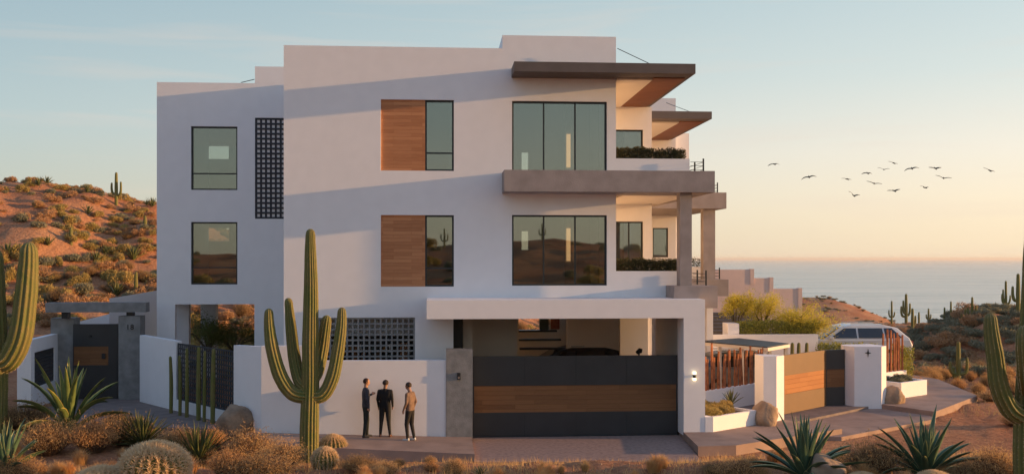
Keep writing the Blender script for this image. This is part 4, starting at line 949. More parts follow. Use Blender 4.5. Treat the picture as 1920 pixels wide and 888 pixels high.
far_c = [(1672, 603, 40, 4, [(-1, .3, .6, 5), (1, .3, .5, 5)], 'small saguaro on the plain nearest the headland slope'),
 (1699, 606, 56, 6, [(-1, .25, .6, 9), (1, .3, .7, 7), (-1, .35, .8, 5)], 'largest many-armed saguaro silhouetted against the sea'),
 (1711, 622, 44, 6, [(1, .3, .7, 6)], 'one-armed saguaro just right of the largest against the sea'),
 (1723, 605, 20, 4, [], 'tiny bare saguaro stem between larger ones against the sea'),
 (1741, 604, 26, 4, [(-1, .3, .6, 4), (1, .3, .6, 4)], 'small two-armed saguaro midway along the flat land against the sea'),
 (1771, 606, 30, 4, [(1, .3, .7, 5)], 'slim one-armed saguaro left of a tall thin stem against the sea'),
 (1783, 606, 42, 4, [], 'tall thin saguaro stem against the sea'),
 (1823, 606, 50, 5, [(-1, .25, .6, 7), (1, .25, .7, 6), (1, .3, .6, 9)], 'three-armed saguaro at the left foot of the shaded mound'),
 (1810, 606, 26, 5, [(-1, .3, .7, 6)], 'short saguaro directly left of the three-armed one'),
 (1886, 580, 55, 5, [(-1, .3, .6, 6), (1, .3, .55, 7), (-1, .35, .75, 4)], 'dark saguaro on the mound crest, left one of two'),
 (1909, 592, 80, 8, [(-1, .35, .7, 9)], 'tall dark saguaro on the mound crest beside the edge cactus')]
for a in far_c:
    px, py, h, w, ar, lb = a; bs = None
    for q in range(60):
        c = hit(px, py+q*.5)
        if fwd(c) < 215: bs = c; break
    simple_saguaro(px, py, h+ (proj(bs)[1]-py if bs else 0), w, ar, lb, base=bs)
simple_saguaro(1797, 716, 76, 9, [(-1, .2, .5, 14), (1, .2, .62, 15), (-1, .1, .35, 8)], 'clustered green columnar cactus among the reddish brush beyond the right sidewalk')
for i in range(7):
    x = -44+i*14.5+rg_.uniform(-3, 3); y = rg_.uniform(-100, -80); p = Vector((x, y, gz(x, y))); b_ = simple_saguaro(0, 0, 1, 1, [], 'saguaro behind the camera, seen only mirrored in the windows', 'saguaros mirrored in the windows', base=Vector((0, 40, 0))) if False else None
    t = thing('saguaro_cactus', 'saguaro behind the camera, seen only mirrored in the windows', 'cactus', p, 0, 'saguaros mirrored in the windows')
    t.scale = (.62, .62, .62); cactus_limb([(0, 0, -.1), (0, 0, 2.4), (0, 0, 4.6)], [.22, .25, .18], 10, 4, t, 'trunk', 14, spines=False)
    for sd_ in (-1, 1): cactus_limb([(0, 0, 1.6), (sd_*.6, 0, 1.75), (sd_*.8, 0, 2.4), (sd_*.8, 0, 3.3)], [.15, .16, .15, .12], 8, 4, t, 'arm', 14, spines=False)
# slim columnar group by the lattice panel
cols = [(322, 765, 99, 9), (339, 770, 106, 8), (352, 774, 124, 9), (374, 779, 131, 11), (385, 782, 128, 8), (401, 788, 137, 11)]
for i, (px, py, h, w) in enumerate(cols):
    q = loc_on(px+17); bs = Vector((pA[0]+math.cos(an)*q+math.sin(an)*.34, pA[1]+math.sin(an)*q-math.cos(an)*.34, .33)); s = fwd(bs)/F; h = (Z(py-h, bs.x, bs.y)-.33)/s
    t = thing('column_cactus', ['short', 'slim', 'third from left', 'thickest', 'thin fifth', 'rightmost'][i]+' stem of the six columnar cacti before the lattice panel', 'cactus', bs, 0, 'six columnar cacti before the lattice panel')
    cactus_limb([(0, 0, -.1), (.01, 0, h*s*.5), (-.02+.01*i, 0, h*s)], [w*.38*s, w*.42*s, w*.3*s], 8, 4, t, 'stem', 16, spines=False)
for i, (px, py, h) in enumerate(((1485, 680, 38), (1497, 680, 36), (1512, 679, 40))):
    bs = G(px, py, 0.7); bs = P(px, 680, 41.5); bs.z = .1; s = 41.5/F; t = thing('column_cactus', ['leftmost', 'middle', 'rightmost'][i]+' of three small dark columnar cacti above the brown gate', 'cactus', bs, 0, 'three columnar cacti above the brown gate')
    zt_ = Z(642, bs.x, 41.5); cactus_limb([(0, 0, 0), (0, 0, .9), (.02, 0, zt_-.1)], [.09, .1, .07], 8, 4, t, 'stem', 16, spines=False)
# barrel cacti
def barrel(px, py, w, h, label, ribs=22, dense=1., tilt=0, gold=False):
    bs = hit(px, py); s = fwd(bs)/F; r = w/2*s; hh = h*s; g = random.Random(int(px)); t = thing('barrel_cactus', label, 'cactus', bs-Vector((0, 0, hh*.04)), 0, None)
    b = MB(); N = ribs*6; K = 20; vs = []; sp_ = MB(); cr = []
    for i in range(K+1):
        th = math.pi*(i/K)*.97+.02
        for j in range(N):
            a = 2*math.pi*j/N; c = abs(math.cos(a*ribs/2)); rr = (1-.16*(1-c))
            p = Vector((math.sin(th)*math.cos(a)*r*rr, math.sin(th)*math.sin(a)*r*rr, hh*.5+math.cos(th)*hh*.52)); vs.append(p); cr.append(max(0, (c-.7)/.3))
    b.add(vs, [(i*N+j, (i+1)*N+j, (i+1)*N+(j+1) % N, i*N+(j+1) % N) for i in range(K) for j in range(N)]+[tuple(range(N))])
    o = b.build('stem', [M['cactus']], t, smooth=True); at = o.data.attributes.new('crest', 'FLOAT', 'POINT'); at.data.foreach_set('value', cr)
    for j in range(ribs):
        a = 2*math.pi*j/ribs
        for i in range(int(46*dense)):
            th = .03+(i/(46*dense))*2.35; p = Vector((math.sin(th)*math.cos(a)*r, math.sin(th)*math.sin(a)*r, hh*.5+math.cos(th)*hh*.52))
            nd = Vector((math.sin(th)*math.cos(a), math.sin(th)*math.sin(a), math.cos(th)+.15)).normalized()
            for q in range(9 if th < 1 else 5):
                dd = (nd+Vector((g.gauss(0, .55), g.gauss(0, .55), g.gauss(0, .45)))).normalized(); ww = dd.cross(Vector((g.gauss(0, 1), g.gauss(0, 1), g.gauss(0, 1)))).normalized()*(.0075 if r > .4 else .005); pp_ = p+Vector((g.gauss(0, 1), g.gauss(0, 1), 0))*r*.02
                sp_.add([pp_-ww, pp_+ww, pp_+dd*r*g.uniform(.12, .24)], [(0, 1, 2)])
    sp_.build('spines', [M['spine']], t); return t
barrel(290, 915, 122, 78, 'large straw-spined barrel cactus at the lower left', 26, 1.3)
barrel(190, 925, 92, 44, 'straw-coloured barrel cactus top cut off by the bottom edge, left of the large one', 22, 1.1)
barrel(609, 881, 48, 42, 'green globe cactus with golden ribs at the foot of the tall saguaro', 20)
barrel(624, 858, 52, 42, 'pale-topped barrel cactus behind the green globe cactus', 20)
barrel(1618, 922, 62, 34, 'straw-coloured barrel cactus top between the two big agaves', 20)
barrel(1752, 922, 70, 36, 'straw-coloured barrel cactus top under the rightmost big agave', 20)
for i, (px, py, w, h) in enumerate(((20, 528, 34, 26), (125, 566, 36, 22), (183, 505, 26, 18), (55, 345, 12, 9), (60, 470, 22, 16), (110, 500, 24, 17), (160, 530, 26, 18))):
    bs = hit(px, py); s = fwd(bs)/F
    o = put(BR['olive', i % 2], 'globe_shrub', bs, w*.5*s, h*1.3*s, ['golden globe shrub at far left of the hillside', 'golden globe shrub just above the entrance beam', 'golden globe shrub in the middle of the hillside', 'tiny globe shrub on the hill crest', 'globe shrub beside the left saguaro arm', 'globe shrub right of the left saguaro arm', 'globe shrub low on the hillside slope'][i], 'shrub')
# agaves
def agave_mesh(seed, nl, length, width, elev=(12, 85), droop=.5, mats=('agave', 'agaveedge'), name='agave', edge=.14):
    g = random.Random(seed); b = MB()
    for i in range(nl):
        a = i*2.399+g.uniform(-.2, .2); t_ = i/nl; el = R(elev[0]+(elev[1]-elev[0])*t_**.85+g.uniform(-6, 6)); L_ = length*g.uniform(.82, 1.08)*(1 if t_ < .8 else .85)
        d = droop*(1-t_)*g.uniform(.5, 1.3); K = 9; rows = []
        p = Vector((math.cos(a)*.05*length, math.sin(a)*.05*length, .02)); e = el+.18
        side = Vector((-math.sin(a), math.cos(a), 0)); tw = g.uniform(-.25, .25)
        for k in range(K+1):
            u = k/K; w = width*(.55+.45*math.sin(min(1, u*2.2)*math.pi/2))*(1-u**2.6)*.5+.0005
            out = Vector((math.cos(a)*math.cos(e), math.sin(a)*math.cos(e), math.sin(e))); up = side.cross(out)*-1
            if up.z < 0: up = -up
            s2 = (side*math.cos(tw)+up*math.sin(tw))
            rows.append([p-s2*w+up*w*.55, p-s2*w*(1-edge*2)+up*w*.4, p-up*w*.18, p+s2*w*(1-edge*2)+up*w*.4, p+s2*w+up*w*.55])
            p = p+out*L_/K; e -= d/K*1.6
        vs = [v for r_ in rows for v in r_]; fs0 = []; fs1 = []
        for k in range(K):
            for c in range(4): (fs1 if c in (0, 3) else fs0).append((k*5+c, k*5+c+1, (k+1)*5+c+1, (k+1)*5+c))
        o = len(b.v); b.v += [tuple(v) for v in vs]
        for f in fs0: b.f.append(tuple(q+o for q in f)); b.m.append(0)
        for f in fs1: b.f.append(tuple(q+o for q in f)); b.m.append(1)
        # fleshy underside
        un = [p_-Vector((0, 0, .012)) for p_ in vs]; o = len(b.v); b.v += [tuple(v) for v in un]
        for f in fs0+fs1: b.f.append(tuple(q+o for q in reversed(f))); b.m.append(0)
    return b.mesh(name, [M[m] for m in mats], True)
AG = {'big': agave_mesh(1, 40, 1., .115), 'big2': agave_mesh(2, 40, 1., .12, (10, 82), .6), 'variegated': agave_mesh(3, 26, 1., .125, (24, 86), .75, ('agavelime', 'agavegold'), edge=.2),
      'yucca': agave_mesh(4, 90, 1., .07, (5, 85), .25, ('agavegreen', 'agavegreen')), 'blue': agave_mesh(5, 26, 1., .09, (15, 85), .2, ('agaveblue', 'agaveblue')), 'small': agave_mesh(6, 22, 1., .12, (20, 85), .2, ('agavegreen', 'agaveedge'))}
def agave(k, px, py, w, label, hs=1., group=None, cat='agave'):
    bs = hit(px, py); s = fwd(bs)/F; r = w/2*s*(1.12 if w > 60 else 1.35); return put(AG[k], 'agave' if k != 'yucca' else 'yucca', bs, r, r*hs, label, cat, group)
agave('variegated', 128, 812, 205, 'large agave with yellow-edged arching leaves before the entrance gate', 1.3)
agave('big', 8, 896, 150, 'dark blue-green agave in the lower left corner', 1.4)
agave('yucca', 266, 838, 116, 'dark green spiky yucca before the large straw-spined barrel cactus', 1.05, cat='yucca')
agave('yucca', 372, 872, 120, 'tall olive yucca between large barrel cactus and orange brush', 1.2, cat='yucca')
agave('big', 1508, 900, 205, 'large dark green agave, left one of two at lower right', 1.15)
agave('big2', 1735, 898, 205, 'large dark green agave, right one of two at lower right', 1.15)
agave('blue', 299, 750, 42, 'small blue agave at the foot of shaded wall, left of columnar cacti', 1.2)
agave('blue', 410, 786, 48, 'small blue agave between columnar cacti and rounded boulder', 1.2)
agave('small', 900, 893, 30, 'tiny agave among dry grass below the driveway', 1)
for i, (px, py, w) in enumerate(((15, 482, 44), (72, 350, 26), (88, 346, 24), (163, 362, 22), (285, 390, 28), (250, 492, 42), (218, 555, 44), (180, 492, 34), (275, 385, 16), (165, 405, 26), (90, 462, 30), (198, 480, 30))):
    agave('small', px, py, w, ['spiky agave at far left beside the saguaro arm, on the hillside', 'left one of two agaves on the highest hill crest', 'right one of two agaves on the highest hill crest', 'agave on the skyline midway down the crest', 'agave on the skyline touching the house corner', 'pale spiky agave on the hillside near the house wall', 'pale agave just above the entrance beam', 'agave below the middle of the hillside', 'tiny agave on the skyline just left of the house', 'small agave below the crest, left of the two-armed saguaro', 'agave beside the slim single-stem hillside cactus', 'agave left of the pale spiky one on the hillside'][i], 1.1)
# foreground brush
fb_ = [('dry', 90, 852, 120, 78, 'orange dry brush clump under the yellow-edged agave'), ('dry', 175, 848, 110, 76, 'reddish brush clump right under the yellow-edged agave'),
 ('dark', 45, 805, 110, 58, 'brown brush at the foot of the left lattice wall'), ('dry', 30, 905, 110, 56, 'light orange brush in the lower left corner'),
 ('dark', 232, 832, 110, 60, 'dark brown brush behind the dark green yucca'), ('dry', 222, 800, 70, 34, 'pale brush at the edge of the shaded entry path'),
 ('dry', 335, 848, 95, 54, 'orange-brown brush behind the large barrel cactus'), ('dry', 398, 842, 60, 46, 'thin orange brush before the rounded boulder'),
 ('dry', 470, 868, 120, 74, 'big reddish-orange brush between boulder and tall saguaro'), ('dry', 425, 893, 90, 58, 'pale orange brush right of the olive yucca'),
 ('dry', 530, 880, 110, 62, 'low russet brush left of the tall saguaro trunk'), ('dark', 483, 900, 150, 54, 'dark russet brush at the bottom edge left of the saguaro'),
 ('dark', 555, 862, 36, 24, 'small dark green tuft touching the tall saguaro trunk'), ('dark', 672, 884, 84, 36, 'olive-brown brush right of the green globe cactus'),
 ('dry', 722, 893, 70, 34, 'low orange brush below the sidewalk, left of the dark tuft'), ('dark', 748, 876, 28, 18, 'small dark bluish tuft below the sidewalk edge'),
 ('dry', 850, 893, 60, 38, 'pointed orange grass tuft below the sidewalk corner'), ('dry', 1390, 900, 120, 46, 'reddish brush left of the left big agave'),
 ('dark', 1636, 888, 130, 72, 'dark brown brush between the two big agaves'), ('dry', 1560, 882, 60, 34, 'small orange brush right of the left big agave'),
 ('dry', 1862, 905, 120, 76, 'rounded golden brush left of the right edge cactus'), ('dark', 1810, 905, 90, 44, 'brown-olive brush under the right big agave tips'),
 ('dry', 1858, 752, 60, 24, 'low golden tuft just right of the right sidewalk corner'), ('dry', 1900, 800, 60, 30, 'dry tuft at the foot of the right edge cactus'),
 ('dark', 1345, 888, 70, 26, 'dark low brush at the bottom below the right sidewalk corner'), ('dry', 640, 850, 30, 18, 'small dry tuft right of the pale-topped barrel cactus')]
for i, (k, px, py, w, h, lb) in enumerate(fb_):
    bs = hit(px, py); s = fwd(bs)/F; put(BR[k, i % (4 if k == 'dry' else 2)], 'dry_brush', bs, w/2*s/.62, h*s, lb, 'shrub')
for i in range(95):
    px = rg_.uniform(-20, 1940); py = rg_.uniform(868, 930) if 660 < px < 1320 else rg_.uniform(835, 930)
    if 500 < px < 700 and py < 860: continue
    bs = hit(px, py)
    if bs.y > 26 and px > 600: continue
    s = fwd(bs)/F; w = rg_.uniform(24, 60)
    put(BR['grass' if rg_.random() < .8 else 'dry', i % 4], 'dry_tuft', bs, w/2*s/.62, w*.62*s, 'small dry tuft on the sandy foreground slope', 'shrub', 'small dry tufts on the foreground slope')
# grass as ground cover
g = random.Random(11); b = MB()
for _ in range(60000):
    y = g.uniform(17, 26.8); x = g.uniform(-15, 18); dn = mnoise.noise(Vector((x*.45, y*.6, 3)))
    if dn < g.uniform(-.45, .3): continue
    if y > 26.2 and x > -5.6 and x < 1.2: continue
    z = gz(x, y); a = g.uniform(0, 6.28); h = g.uniform(.04, .16)*(1+max(0, dn)); w = .006
    b.add([(x-w*math.cos(a), y-w*math.sin(a), z-.01), (x+w*math.cos(a), y+w*math.sin(a), z-.01), (x+g.gauss(0, .04), y+g.gauss(0, .04), z+h)], [(0, 1, 2)])
for _ in range(9000):
    y = g.uniform(34, 48); x = g.uniform(15, 26)
    if mnoise.noise(Vector((x*.4, y*.4, 8))) < g.uniform(-.2, .3): continue
    z = gz(x, y); px, py = proj(Vector((x, y, z)))
    if px < 1760 and py > 700: continue
    if px < 1700: continue
    b.add([(x-.01, y, z-.01), (x+.01, y, z-.01), (x+g.gauss(0, .05), y, z+g.uniform(.06, .2))], [(0, 1, 2)])
tag(b.build('dry_grass', M['dry2']), 'thin dry grass over the sandy ground', 'grass', kind='stuff')
b = MB()
for _ in range(9000):
    y = g.uniform(17, 27.2) if g.random() < .75 else g.uniform(27, 45); x = g.uniform(-14, 16) if y < 27.3 else g.uniform(12, 26)
    z = gz(x, y); px, py = proj(Vector((x, y, z)))
    if y > 26.8 and (px < 1560 or py < 700): continue
    if y > 27.3 and px < 1760 and py < 800: continue
    s = g.uniform(.008, .03); a = g.uniform(0, 6)
    v = [Vector((math.cos(a+q*2.09)*s, math.sin(a+q*2.09)*s, 0)) for q in range(3)]; c = Vector((x, y, z))
    b.add([c+v[0], c+v[1], c+v[2], c+Vector((0, 0, s*.8))], [(0, 1, 3), (1, 2, 3), (2, 0, 3)])
tag(b.build('gravel', M['rock']), 'scattered small stones on the sandy ground', 'gravel', kind='stuff')
# hedges
def hedge(x0, x1, y0, y1, z0, z1, m, label, n, size=.06, name='hedge', lump=.12):
    g = random.Random(int(x0*100)); b = MB(); ph = g.uniform(0, 9)
    for _ in range(n):
        x = g.uniform(x0, x1); y = g.uniform(y0, y1); top = z1+lump*mnoise.fractal(Vector((x*2.2, y*2, ph)), .7, 2, 3)
        z = z0+(top-z0)*g.random()**.7
        u = Vector((g.gauss(0, 1), g.gauss(0, 1), g.gauss(.7, 1))).normalized(); w = u.cross(Vector((g.gauss(0, 1), g.gauss(0, 1), 1))).normalized(); s = size*g.uniform(.6, 1.3); p = Vector((x, y, z))
        b.add([p-w*s*.4, p+u*s*.6-w*s*.1, p+u*s, p+w*s*.4], [(0, 3, 2, 1)])
    for k in range(int((x1-x0)/.5)+1):
        xx = min(x1-.05, x0+.1+k*.5); b.tube([(xx, (y0+y1)/2, z0-.1), (xx+.05, (y0+y1)/2, (z0+z1)/2)], .015, 5, 1)
    return tag(b.build(name, [M[m], M['bark']]), label, 'hedge')
hedge(XA1+.05, X(1284, 32.4), 32.24, 32.72, 8.3, Z(281, 7, 32.4), 'hedge', 'dark green hedge in the planter of the upper balcony', 12000, .055)
hedge(XA1+.05, X(1274, 32.4), 32.24, 32.72, 4.7, Z(489, 7, 32.4), 'hedge', 'dark green hedge in the planter of the lower balcony', 12000, .055)
hedge(8.8, 11.08, 42.42, 42.8, 4.8, Z(484, 10, 42.5), 'hedge', 'small dark hedge behind the nearer balcony column', 2200, .055)
hedge(X(1384, 44.6), X(1534, 44.6), 44.35, 45.1, 1.9, Z(603, 13, 44.6), 'hedge2', 'yellow-green hedge on top of the pale retaining wall', 8000, .07, lump=.1)
hedge(X(1532, 43), X(1640, 43), 42.6, 43.3, .5, Z(645, 15, 43), 'hedge2', 'green hedge behind the brown gate, below the white SUV', 7000, .07)
hedge(X(1694, 41), X(1704, 41), 40.5, 42.2, .1, Z(650, 18, 41), 'hedge2', 'upright leafy bush right of the right stakes', 3000, .07)
# planting in planters
def inplanter(t, L_, back, n, h, m, label, group, seed):
    g = random.Random(seed)
    for i in range(n):
        k = g.randrange(2); x = g.uniform(.3, L_-.3); y = g.uniform(.3, back-.3)
        a = t.rotation_euler[2]; p = Vector((t.location.x+x*math.cos(a)-y*math.sin(a), t.location.y+x*math.sin(a)+y*math.cos(a), t.location.z+h))
        s = g.uniform(.22, .38); put(BR[m, k], 'planter_shrub', p, s, s*1.1, label, 'shrub', group)
pts_ = [o for o in bpy.data.objects if o.name.startswith('planter') and o.type == 'EMPTY']
inplanter(pts_[0], (pb-pa).length, 2.1, 34, Z(781, pa.x, pa.y)-.15-.1, 'olive', 'low olive-brown shrub in the long white planter', 'shrubs in the long white planter', 1)
inplanter(pts_[1], (pd_-pc).length, 1.8, 14, .5, 'sage', 'low green shrub in the small white planter', 'shrubs in the small white planter', 2)
c = G(1392, 770, .5); put(AG['small'], 'planter_agave', (c.x-.2, c.y+.6, .6), .45, .6, 'taller spiky plant rising from the long white planter', 'agave')
# wispy yellow trees
def wisp_tree(px, py, d, h, w, label, seed, m='paloverde', n=6000):
    base = P(px, py, d); g = random.Random(seed); t = thing('palo_verde_tree', label, 'tree', base); b = MB(); c = MB()
    tips = []
    for i in range(7):
        a = i*2.4+g.uniform(-.3, .3); r = w*g.uniform(.25, .9); tip = Vector((math.cos(a)*r, math.sin(a)*r*.7, h*g.uniform(.55, .95))); mid = tip*.45+Vector((0, 0, h*.12))
        b.tube([(0, 0, -.2), mid, tip], [.06, .035, .012], 6); tips += [tip, mid.lerp(tip, .6)]
        for q in range(4):
            t2 = tip+Vector((g.gauss(0, .35), g.gauss(0, .3), g.gauss(.1, .25)))*w*.6; b.tube([mid.lerp(tip, g.uniform(.4, 1)), t2], [.014, .005], 4); tips.append(t2)
    for _ in range(n):
        q = tips[g.randrange(len(tips))]; p = q+Vector((g.gauss(0, .26), g.gauss(0, .24), g.gauss(-.06, .22)))*w*.62
        u = Vector((g.gauss(0, 1), g.gauss(0, 1), g.gauss(-.2, 1))).normalized(); ww = u.cross(Vector((g.gauss(0, 1), g.gauss(0, 1), 1))).normalized(); s = g.uniform(.03, .07)
        c.add([p-ww*s*.3, p+ww*s*.3, p+u*s*1.6], [(0, 1, 2)])
    b.build('trunk', M['bark'], t); c.build('crown', M[m], t)
wisp_tree(1378, 627, 45.5, 1.75, .9, 'wispy yellow-leaved tree, leftmost, beside the balcony', 1)
wisp_tree(1430, 627, 46, 1.5, 1.1, 'wispy yellow-leaved tree above the middle of the hedge', 2)
wisp_tree(1500, 640, 44.9, 1.25, 1.45, 'wispy yellow-green tree in front of the white SUV roof', 3, n=9000)
wisp_tree(390, 650, 42.5, .95, 1.3, 'shaded green feathery tree behind the lattice panel, under the wing', 4, 'leaf', 7000)
wisp_tree(440, 655, 43.5, .75, 1.1, 'smaller green feathery bush under the wing opening', 5, 'leaf', 5000)
# birds
birds = [(1452, 308, 22, -.5, 'leftmost bird of the flock, wings arched down'), (1517, 332, 26, -.6, 'second bird from the left, wings arched down'), (1589, 336, 24, .15, 'bird gliding at the left of the dense flock'), (1627, 325, 20, -.6, 'bird with drooping wings left of centre in the flock'),
 (1639, 344, 26, .3, 'bird gliding just below the drooping-winged one'), (1601, 367, 24, .7, 'lowest bird with wings raised in a V'), (1657, 318, 20, .5, 'bird with raised wings below the topmost one'), (1676, 306, 22, .2, 'topmost bird of the flock'),
 (1677, 358, 26, .3, 'low bird in the middle of the flock'), (1710, 316, 25, -.5, 'large arched-wing bird right of centre'), (1735, 352, 22, .4, 'bird low at the right of the dense flock'), (1754, 316, 24, .3, 'bird right of the large arched-wing one'),
 (1769, 334, 27, .4, 'bird below the right upper pair, wings half raised'), (1856, 320, 26, .25, 'rightmost bird flying apart from the flock')]
for i, (px, py, w, arch, lb) in enumerate(birds):
    d = 105; c = P(px, py, d); s = w*1.12*d/F; t = thing('gull', lb, 'bird', c, 0, 'flock of birds over the sea')
    rz = R([10, -15, 25, 5, -20, 15, -10, 20][i % 8]); roll = R([-6, -10, 4, 0, 12, 14, 6, 10][i % 8])
    b = MB(); b.tube([(0, -.18*s, 0), (0, -.12*s, .01), (0, 0, .015*s), (0, .12*s, 0), (0, .24*s, 0)], [.008*s, .035*s, .05*s, .035*s, .012*s], 8); bd = b.build('body', M['birdfeather'], t, smooth=True)
    for sd_ in (-1, 1):
        b = MB(); top = []; K = 6
        for k in range(K+1):
            u = k/K; x = sd_*(.03+.47*u)*s; z = (arch*.30*math.sin(u*math.pi/2*1.0)*s if arch > 0 else (.07*math.sin(u*math.pi*.8)-.18*u*u)*s) - (.10*max(0, u-.45)*s if arch > 0 else 0); ch = (.17*(1-u)**.5+.03)*s; sw_ = .10*u*u*s
            top.append((x, -ch*.4+sw_, z, ch))
        vs = []
        for (x, y, z, ch) in top: vs += [(x, y, z), (x, y+ch, z), (x, y+ch*.5, z+.012*s+.01)]
        fs = []
        for k in range(K):
            o = k*3; fs += [(o, o+3, o+5, o+2), (o+2, o+5, o+4, o+1), (o+1, o+4, o+3, o)]
        b.add(vs, fs+[(0, 2, 1), (K*3, K*3+1, K*3+2)]); b.build('wing', M['birdfeather'], t)
    t.rotation_euler = (R([24, 30, 14, 34, 20, 28, 16, 24][i % 8]), roll, rz)
# ------------------------------------------------------------------ people
def person(loc, rz, Hh, pose, cols, label, hair_len=0):
    """pose dict of joints in a local frame: +y forward, x to the person's right"""
    t = thing('person', label, 'person', loc, rz)
    skin = mat('skin', cols['skin'], .6, .05, 20); top_ = mat('jacket_cloth', cols['top'], .85, .15, 12, .002, 60); bot = mat('trouser_cloth', cols['bottom'], .85, .15, 12, .002, 60); shoe = mat('shoe_leather', cols['shoe'], .6, .1, 20); hairm = mat('hair', cols['hair'], .7, .2, 60); shirt = mat('shirt_cloth', cols.get('shirt', cols['top']), .8, .05, 10)
    J = pose; s = Hh; prims = []
    def cap(a, b_, ra, rb, m, n=14, fl=1.): prims.append((Vector(a)*s, Vector(b_)*s, ra*s, rb*s, m, fl))
    hipz = .515; sh = J.get('sh', .100)
    lean = J.get('lean', (0, 0)); lx, ly = lean
    pel = (0, 0, .53); chest = (lx*.6, ly*.6+.0, .72); neck = (lx, ly, .825); head = (lx+J.get('hx', 0), ly+.012+J.get('hy', 0), .912)
    for z_, hw, r_ in ((.525, .040, .058), (.55, .042, .058), (.58, .040, .057), (.61, .040, .056), (.64, .042, .057), (.67, .047, .058), (.70, .052, .059), (.73, .058, .057), (.755, .063, .052), (.78, .064, .044)):
        k_ = (z_-.53)/.31; cap((-hw+lx*k_, ly*k_, z_), (hw+lx*k_, ly*k_, z_), r_, r_, 1 if z_ > .53 else 2)
    cap((lx*.8, ly*.8, .79), neck, .05, .034, 1); cap((lx, ly, .83), (head[0], head[1]-.01, .875), .033, .031, 0)
    cap((head[0], head[1]-.008, .922), (head[0], head[1]+.002, .937), .048, .046, 0); cap((head[0], head[1]+.014, .890), (head[0], head[1]+.01, .917), .034, .042, 0)
    cap((head[0], head[1]+.045, .912), (head[0], head[1]+.052, .905), .007, .008, 0)
    for e in (-1, 1): cap((head[0]+e*.046, head[1]-.003, .912), (head[0]+e*.05, head[1]-.008, .925), .007, .008, 0)
    for sd_, key in ((-1, 'L'), (1, 'R')):
        hp = Vector((sd_*.048, 0, hipz)); kn = Vector(J['knee'+key]); an_ = Vector(J['ank'+key])
        cap(hp, kn, .056, .038, 2); cap(kn, an_, .036, .024, 2); cap((an_.x, an_.y-.012, .022), (an_.x+J['toe'+key][0], an_.y+J['toe'+key][1], .014), .022, .017, 3); cap(an_, (an_.x, an_.y-.008, .028), .023, .022, 3)
        S_ = Vector((sd_*sh+lx, ly, .785)); E_ = Vector(J['elb'+key]); W_ = Vector(J['wri'+key])
        cap(S_, E_, .034, .026, 1); cap(E_, W_, .024, .018, 1 if cols.get('long', True) else 0)
        d = Vector(J['hand'+key]).normalized(); sidev = d.cross(Vector((sd_, .3, .1))).normalized(); pm = W_+d*.03; cap(W_, pm, .013, .017, 0); cap(W_+d*.018+sidev*.008, pm+sidev*.012, .009, .009, 0); cap(W_+d*.018-sidev*.008, pm-sidev*.012, .009, .009, 0)
        curl = d.cross(sidev)*.35*sd_
        for q in range(4):
            b0 = pm+sidev*(.0105*(q-1.5)); l_ = (.017, .020, .019, .014)[q]; m1 = b0+(d+curl*.3)*l_; m2 = m1+(d+curl*1.4).normalized()*l_*.8
            cap(b0, m1, .0052, .0050, 0); cap(m1, m2, .005, .0044, 0)
        th0 = W_+d*.012+sidev*.013; th1 = th0+(d*.6+sidev*.9).normalized()*.018; cap(th0, th1, .0062, .0056, 0); cap(th1, th1+d*.014, .0056, .0048, 0)
    b = MB(); segs = []
    for (a, c_, ra, rb, m_, fl) in prims:
        ax = (c_-a); L_ = ax.length; ax = ax/L_ if L_ > 1e-6 else Vector((0, 0, 1))
        pts = []; rr = []
        for q in (80, 60, 40, 20): pts.append(a-ax*ra*math.sin(R(q))); rr.append(ra*math.cos(R(q)))
        pts += [a, c_]; rr += [ra, rb]
        for q in (20, 40, 60, 80): pts.append(c_+ax*rb*math.sin(R(q))); rr.append(rb*math.cos(R(q)))
        b.tube(pts, rr, 14); segs.append((a, c_, ra, rb, m_))
    tmp = b.build('tmp_body', skin)
    rm = tmp.modifiers.new('r', 'REMESH'); rm.mode = 'VOXEL'; rm.voxel_size = .0085; rm.use_smooth_shade = True
    sm = tmp.modifiers.new('s', 'SMOOTH'); sm.iterations = 6; sm.factor = .5
    me = bpy.data.meshes.new_from_object(tmp.evaluated_get(bpy.context.evaluated_depsgraph_get())); bpy.data.objects.remove(tmp)
    me.name = 'body'; me.materials.clear()
    for m_ in (skin, top_, bot, shoe, shirt): me.materials.append(m_)
    hc = Vector(head)*s
    for pgn in me.polygons:
        c_ = pgn.center; best = 1e9; bi = 0
        for (a, e, ra, rb, m_) in segs:
            v = e-a; u = max(0, min(1, (c_-a).dot(v)/max(1e-9, v.dot(v)))); dd = (c_-(a+v*u)).length-(ra*(1-u)+rb*u)
            if dd < best-1e-5: best = dd; bi = m_
        if bi in (1, 2) and abs(c_.x) < .105*s and c_.z < .64*s: bi = 1 if c_.z > .515*s else 2
        if bi == 1 and cols.get('shirt') and c_.z > .68*s and c_.y > (ly*s+.035*s) and abs(c_.x-lx*s) < .022*s: bi = 4
        pgn.material_index = bi; pgn.use_smooth = True
    o = bpy.data.objects.new('body', me); C.objects.link(o); o.parent = t
    # hair cap
    b = MB(); n = 20; k = 10; vs = []
    for i in range(k+1):
        th = R(118)*i/k
        for j in range(n):
            ph = 2*math.pi*j/n; dv_ = Vector((math.sin(th)*math.cos(ph), math.sin(th)*math.sin(ph), math.cos(th)))
            front = max(0, dv_.y); r_ = .0545*s*(1+.05*mnoise.noise(dv_*6)); zc = dv_.z
            if front > .35 and zc < .45: r_ *= .84
            vs.append((hc.x+dv_.x*r_*.96, hc.y-.006*s+dv_.y*r_*1.02, hc.z+.018*s+zc*r_))
    b.add(vs, [(i*n+j, (i+1)*n+j, (i+1)*n+(j+1) % n, i*n+(j+1) % n) for i in range(k) for j in range(n)]); b.build('hair', hairm, t, smooth=True)
